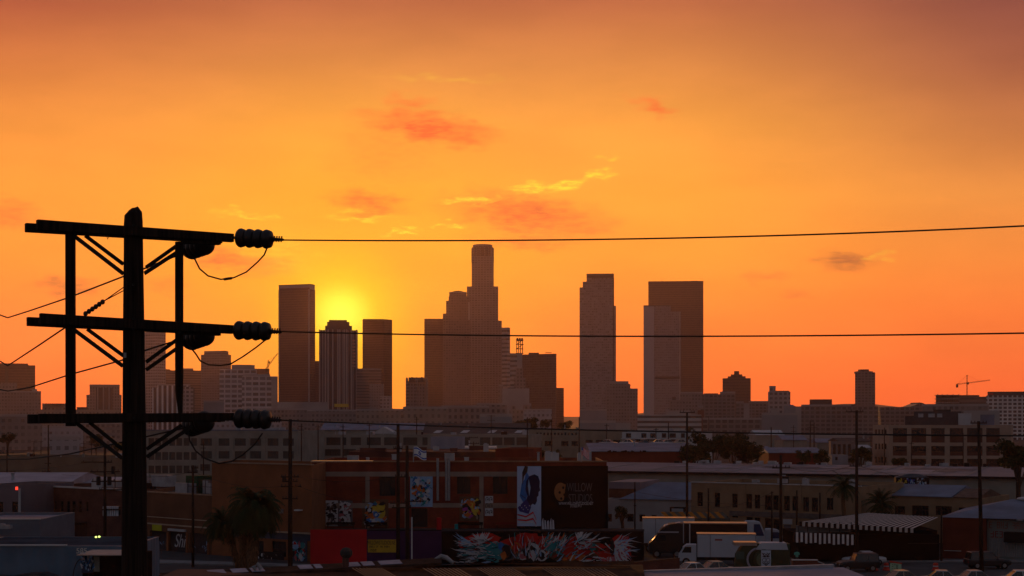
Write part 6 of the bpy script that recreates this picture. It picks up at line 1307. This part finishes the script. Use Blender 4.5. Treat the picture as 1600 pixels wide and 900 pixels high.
# ---------------------------------------------------------------- foreground roofs and walls
sf = thing('sloping_roof', 'near workshop roof with weathered beams and pale skylight panels along the bottom', 'roof', (gx(560,98), 98, 0)); bo = sf.location
q = MB()
def lq(px, py, Y): return P(px, py, Y)-bo
RF = mat('weathered_roof', (.045,.026,.02), .95, .5, 1.6, spec=.02); PTCH = mat('pale_roof_patch', (.2,.24,.32), .6, .25, 1.2, .2); WD = mat('old_timber', (.11,.05,.03), .85, .3, 2)
q.hexa([lq(236,925,88), lq(1010,925,88), lq(1004,886,101), lq(250,901,101)], [lq(236,916,88), lq(1010,912,88), lq(1004,882,101), lq(250,897,101)], RF)
q.build('roof_slab', sf)
q = MB(); q.hexa([lq(236,925,88), lq(1010,925,88), lq(1004,900,101), lq(250,915,101)], [lq(236,925,88)+Vector((0,0,.01)), lq(1010,925,88)+Vector((0,0,.01)), lq(1004,886.5,101), lq(250,901.5,101)], BLK)
q.box(gx(245,96)-bo.x, gx(1000,96)-bo.x, -8, 4, 0, gz(925,88)-.05, DBRICK); q.build('walls', sf)
tp = [(250,895), (300,892.5), (400,887.5), (500,881.5), (600,876), (690,871)]
for i in range(len(tp)-1):
    (a, ya_), (b, yb_) = tp[i], tp[i+1]; q = MB(); q.hexa([lq(a,ya_+13,99.0), lq(b,yb_+13,99.0), lq(b,yb_+3,101.2), lq(a,ya_+3,101.2)], [lq(a,ya_+8.5,99.0), lq(b,yb_+8.5,99.0), lq(b,yb_,101.2), lq(a,ya_,101.2)], RF); q.build('parapet_slope', sf)
rr = random.Random(2); x = 262
while x < 672:
    w_ = rr.uniform(10, 34)
    if rr.random() < .72:
        f_ = lambda xx: 895-(xx-250)*.0545; q = MB(); up = Vector((0,0,.03)); q.hexa([lq(x+5,f_(x)+7,99.4)+up, lq(x+w_+5,f_(x+w_)+7,99.4)+up, lq(x+w_,f_(x+w_)+1.2,101.0)+up, lq(x,f_(x)+1.2,101.0)+up], [lq(x+5,f_(x)+7,99.4)+up*2, lq(x+w_+5,f_(x+w_)+7,99.4)+up*2, lq(x+w_,f_(x+w_)+1.2,101.0)+up*2, lq(x,f_(x)+1.2,101.0)+up*2], PTCH); q.build('roof_patch', sf)
    x += w_+rr.uniform(4, 14)
for a, ya_, b, yb_, h in ((250,895.5,690,871.5,1), (690,871.5,716,878,2), (560,888,760,881,4), (648,884,990,876,5), (760,881,985,884,3)):
    q = MB(); Y_ = 101.3 if h < 3 else 98.2; q.hexa([lq(a,ya_+h,Y_), lq(b,yb_+h,Y_), lq(b,yb_+h,Y_+.3), lq(a,ya_+h,Y_+.3)], [lq(a,ya_,Y_), lq(b,yb_,Y_), lq(b,yb_,Y_+.3), lq(a,ya_,Y_+.3)], WD if h > 2 else mat('pale_flashing', (.3,.29,.3), .6, .2)); q.build('beam' if h > 2 else 'flashing', sf)
q = MB(); q.tube([lq(678,876,101), lq(690,869,101), lq(697,871,100.8), lq(708,880,100.6)], [.12,.16,.16,.12], mat('grey_duct', (.25,.25,.25), .7, .2), 8); q.build('duct', sf)
q = MB(); q.tube([lq(540,893,99.5), lq(540,872,99.5)], .22, DBRICK, 8); q.ell(lq(541,864,99.5), (.42,.35,.38), mat('cowl_dark', (.05,.045,.04), .8, .3), 8, 5); q.build('chimney_cowl', sf)
q = MB(); q.tube([lq(400,890,99.8), lq(396,886,99.8), lq(402,881,99.8), lq(408,889,99.8)], .15, mat('grey_duct', (0,0,0)), 6); q.build('roof_cowl', sf)
for cx, w_, n_ in ((575,50,9), (690,60,9), (775,60,11), (880,66,12), (930,40,6)):
    q = MB()
    for i in range(n_):
        x = cx-w_/2+w_*i/n_; dxx = 26; up = Vector((0,0,.09)); y1_ = 890+abs(x-640)*.004; a_ = lq(x,y1_,97.8)+up; b_ = lq(x+dxx,y1_+15,91)+up; c_ = Vector((w_/n_*.22*.04,0,0)); q.hexa([a_,a_+c_,b_+c_,b_], [a_+up*.4,a_+c_+up*.4,b_+c_+up*.4,b_+up*.4], mat('skylight_bar', (.17,.13,.1), .5, .2, 2))
    q.build('skylight_bars', sf)
wr_ = thing('white_flat_roof', 'pale flat roof with low parapet at the bottom right of centre', 'building', (gx(1150,96), 96, 0)); bo = wr_.location
q = MB(); a, b = gx(985,98)-bo.x, gx(1318,98)-bo.x; z = gz(895,98)
q.box(a, b, -10, 2, 0, z, mat('pale_roof_side', (.2,.2,.24), .8, .2)); q.build('walls', wr_)
q = MB(); q.hexa([(a,-10,z+.003),(b+1,-10,z+.003),(b,2,z+.003),(a,2,z+.003)], [(a,-10,z+.05),(b+1,-10,z+.05),(b,2,z+.35),(a,2,z+.02)], mat('pale_blue_roof', (.15,.175,.235), .6, .2, .5)); q.build('roof_sheet', wr_)
q = MB(); q.hexa([(a,2,z),(b-.6,2,z),(b-.6,2.5,z),(a,2.5,z)], [(a,2,z+.1),(b-.6,2,z+.52),(b-.6,2.5,z+.52),(a,2.5,z+.1)], mat('pale_flashing', (0,0,0))); q.build('parapet', wr_)
RW = brick('rust_brick', (.15,.04,.025), (.12,.03,.02), (.1,.06,.05))
rw = Fac(957, 132, 1062, 138); t = thing('brick_yard_wall', 'red brick yard wall right of the painted annex', 'wall', rw.a, rw.rz); q = MB(); q.box(0, rw.W, 0, .3, 0, rw.z(1000,879), RW); q.build('wall', t); q = MB(); q.box(-.03, rw.W, -.04, .34, rw.z(1000,879)+.002, rw.z(1000,879)+.1, WD); q.build('coping', t)
rw = Fac(1238, 122, 1278, 122); t = thing('stepped_brick_wall', 'red brick wall stepping down to the right before the striped pavilion', 'wall', rw.a, 0); H = rw.z(1250,876)
q = MB(); q.box(0, rw.W, 0, .35, 0, H, RW); W2 = gx(1345,122)-gx(1238,122); q.ext([(rw.W+.003,0), (W2,0), (W2,H-1.6), (rw.W+.003,H-.1)], .02, .33, RW); q.build('wall', t)
q = MB(); q.hexa([(0,-.04,H+.003),(rw.W,-.04,H+.003),(rw.W,.39,H+.003),(0,.39,H+.003)], [(0,-.04,H+.09),(rw.W,-.04,H+.07),(rw.W,.39,H+.07),(0,.39,H+.09)], mat('pale_coping', (0,0,0))); q.build('coping', t); q = MB(); q.bar((rw.W,.17,H-.06), (W2,.17,H-1.56), .42, .08, mat('pale_coping', (0,0,0))); q.build('sloping_coping', t)
# ---------------------------------------------------------------- trees
LEAF = [mat('leaf_dark', (.025,.035,.012), .8, .2), mat('leaf_mid', (.045,.055,.018), .8, .2), mat('leaf_warm', (.07,.055,.02), .8, .2)]
BARK = mat('bark', (.07,.045,.03), .9, .3, 3)
def tree(label, px, py0, py1, w_, Y, seed, n=1500, s=None, trunk_to=0, name='broadleaf_tree', group=None, cols=LEAF):
    """crown spans photo rows py0..py1 and width w_ px"""
    rr = random.Random(seed); k = Y/F; t = thing(name, label, 'tree', (gx(px,Y), Y, 0), 0, group); zt, zb_ = gz(py0,Y), gz(py1,Y); rx = w_*k/2; rz_ = (zt-zb_)/2; cz = (zt+zb_)/2
    q = MB(); q.tube([(0,0,0), (.1,0,zb_*.5), (0,.1,cz)], [.3,.24,.12], BARK, 8)
    cl = []
    for i in range(16):
        a = rr.uniform(0, 6.28); b = rr.uniform(-1, 1); d = rr.uniform(.35, .8); c_ = Vector((rx*d*math.cos(a), rx*.8*d*math.sin(a), cz+rz_*d*b)); cl.append((c_, rr.uniform(.25, .45)))
        if i < 7: q.tube([(0,0,max(.5,zb_*.7)), (c_.x*.5,c_.y*.5,(zb_+c_.z)/2), tuple(c_)], [.12,.08,.03], BARK, 5)
    q.build('trunk', t)
    q = MB(); s = s or rx*.085
    for i in range(n):
        c_, r_ = cl[rr.randrange(16)]; v = Vector((rr.gauss(0,1), rr.gauss(0,1), rr.gauss(0,1))).normalized()*(rr.random()**.4)
        p = c_+Vector((v.x*rx*r_, v.y*rx*r_, v.z*rz_*r_*1.1)); u = Vector((rr.gauss(0,1), rr.gauss(0,1), rr.gauss(0,.6))).normalized(); w2 = u.cross(Vector((rr.gauss(0,1), rr.gauss(0,1), rr.gauss(0,1)))).normalized(); ss = s*rr.uniform(.6, 1.4)
        q.face([p-u*ss, p+w2*ss*.6, p+u*ss, p-w2*ss*.6], cols[0] if rr.random() < .5 else rr.choice(cols))
    q.build('crown', t); return t
for i, a in enumerate([('round tree at the left of the tree group above the warehouse roof',1085,694,724,56,330), ('tallest bushy tree behind the black mast',1114,675,722,66,345), ('dense tree in the middle of the tree group',1144,678,722,62,340), ('tree at the right end of the tree group',1170,684,722,50,335),
      ('low dark tree left of the two close far poles',1256,703,724,26,330), ('small round tree right of the two close far poles',1284,701,724,30,325), ('dark tree right beside the tall thin pole',1345,695,724,38,322), ('low tree before the first bays of the loft building',1405,713,728,26,330),
      ('far dark tree clump above the cream factory',822,652,676,44,640), ('far small dark tree right of the roof tree clump',852,654,672,20,650), ('far low tree at the foot of the sky gap',884,656,672,24,660), ('low bush on the roof left of the red flag',842,702,722,34,300), ('bush beside the low bush near the red flag',866,703,722,26,302),
      ('thin tree behind the small white houses far left',150,676,700,22,610), ('dark tree behind the wooden pole at left',182,690,706,20,560), ('small bush before the white shed',972,790,812,22,205), ('low tree at the foot of the grey long block',1075,668,690,30,600)]):
    tree(a[0], *a[1:], seed=i+50, n=2000, group='dark trees among the buildings')
tree('large tree cut by the right edge of the photo', 1592, 684, 738, 74, 215, 99, n=3500, s=.22, cols=[mat('leaf_olive', (.04,.04,.012), .8, .2), LEAF[0], LEAF[1]])
bt_ = tree('square clipped dark fig tree at the left edge', 12, 676, 692, 26, 500, 77, n=1500, group='dark trees among the buildings')
tree('brown shrub with pale flowers before the low tan building', 1380, 795, 812, 24, 190, 31, n=900, s=.16)
PALM = mat('palm_green', (.02,.036,.01), .7, .2); PALMD = mat('palm_dead', (.2,.1,.05), .9, .2)
def palm(label, px, pyc, w_, Y, seed, nf=90, trunk_r=.35, droop=1.0, trunk_px=None, shag=True, lw=.045, flat=1.0, base_px=None):
    rr = random.Random(seed); k = Y/F; t = thing('palm_tree', label, 'palm', (gx(base_px or px,Y), Y, 0)); cz = gz(pyc,Y); rx = w_*k/2; cx = gx(px,Y)-gx(base_px or px,Y)
    q = MB(); n_ = 14; pts = []; rs = []
    for i in range(n_+1): f_ = i/n_; pts.append((cx*f_**1.5+.05*math.sin(i), .04*math.cos(i*2), cz*f_)); rs.append(trunk_r*(1.15-.25*f_)*(1+.08*(i % 2)))
    q.tube(pts, rs, mat("palm_bark", (.12,.065,.035), .9, .4, 4), 12)
    if shag:
        for i in range(260):
            f_ = rr.uniform(.12, .98); a = rr.uniform(0, 6.28); r_ = trunk_r*1.1; c_ = Vector((cx*f_**1.5+r_*math.cos(a), r_*math.sin(a), cz*f_)); d = Vector((math.cos(a)*.18, math.sin(a)*.18, -.45)); e_ = Vector((-math.sin(a), math.cos(a), 0))*.06
            q.face([c_-e_, c_+e_, c_+d+e_*.4, c_+d-e_*.4], PALMD)
    q.build('trunk', t)
    q = MB()
    for i in range(nf):
        a = rr.uniform(0, 6.28); e_ = rr.uniform(-.5, 1.35)*flat; L_ = rx*rr.uniform(.85, 1.15); d = Vector((math.cos(a)*math.cos(e_), math.sin(a)*math.cos(e_), math.sin(e_))); p = Vector((cx, 0, cz)); ps = [p.copy()]
        for j in range(9): p = p+d*(L_/9); d = (d+Vector((0,0,-.13*droop*(1+j*.12)))).normalized(); ps.append(p.copy())
        q.tube(ps, [.035*(1-.09*j) for j in range(10)], PALM, 4, caps=False)
        for j in range(2, 10):
            dd = (ps[j]-ps[j-1]).normalized(); sd_ = dd.cross(Vector((0,0,1))); sd_ = sd_.normalized() if sd_.length > .01 else Vector((1,0,0))
            for s in (-1, 1):
                for h_ in (0, .5):
                    b_ = ps[j-1].lerp(ps[j], h_); l_ = rx*.26*(1-abs(j-4.5)/8)*rr.uniform(.8,1.2); tip = b_+sd_*s*l_*.75+dd*l_*.55+Vector((0,0,-l_*.45)); wv_ = dd*lw
                    q.face([b_-wv_, b_+wv_, tip], PALM)
    q.build('crown', t); return t
palm('dense shaggy palm in front of the tan warehouse', 398, 797, 104, 163, 1, nf=300, lw=.1, trunk_r=.5, base_px=394, droop=1.5)
palm('sparser drooping palm left of the dense shaggy one', 348, 818, 78, 165, 2, nf=90, lw=.06, trunk_r=.3, base_px=372, droop=1.4)
palm('slim palm trunk between the other two by the tan warehouse', 378, 812, 60, 164, 3, nf=70, trunk_r=.36, base_px=381, lw=.08, droop=1.5)
palm('ragged palm rising over the right end of the cream building', 1318, 760, 62, 188, 4, nf=46, trunk_r=.25, shag=False, droop=1.2)
palm('low bushy palm before the pale blue roof at right', 1376, 788, 60, 192, 5, nf=70, trunk_r=.3, shag=False)
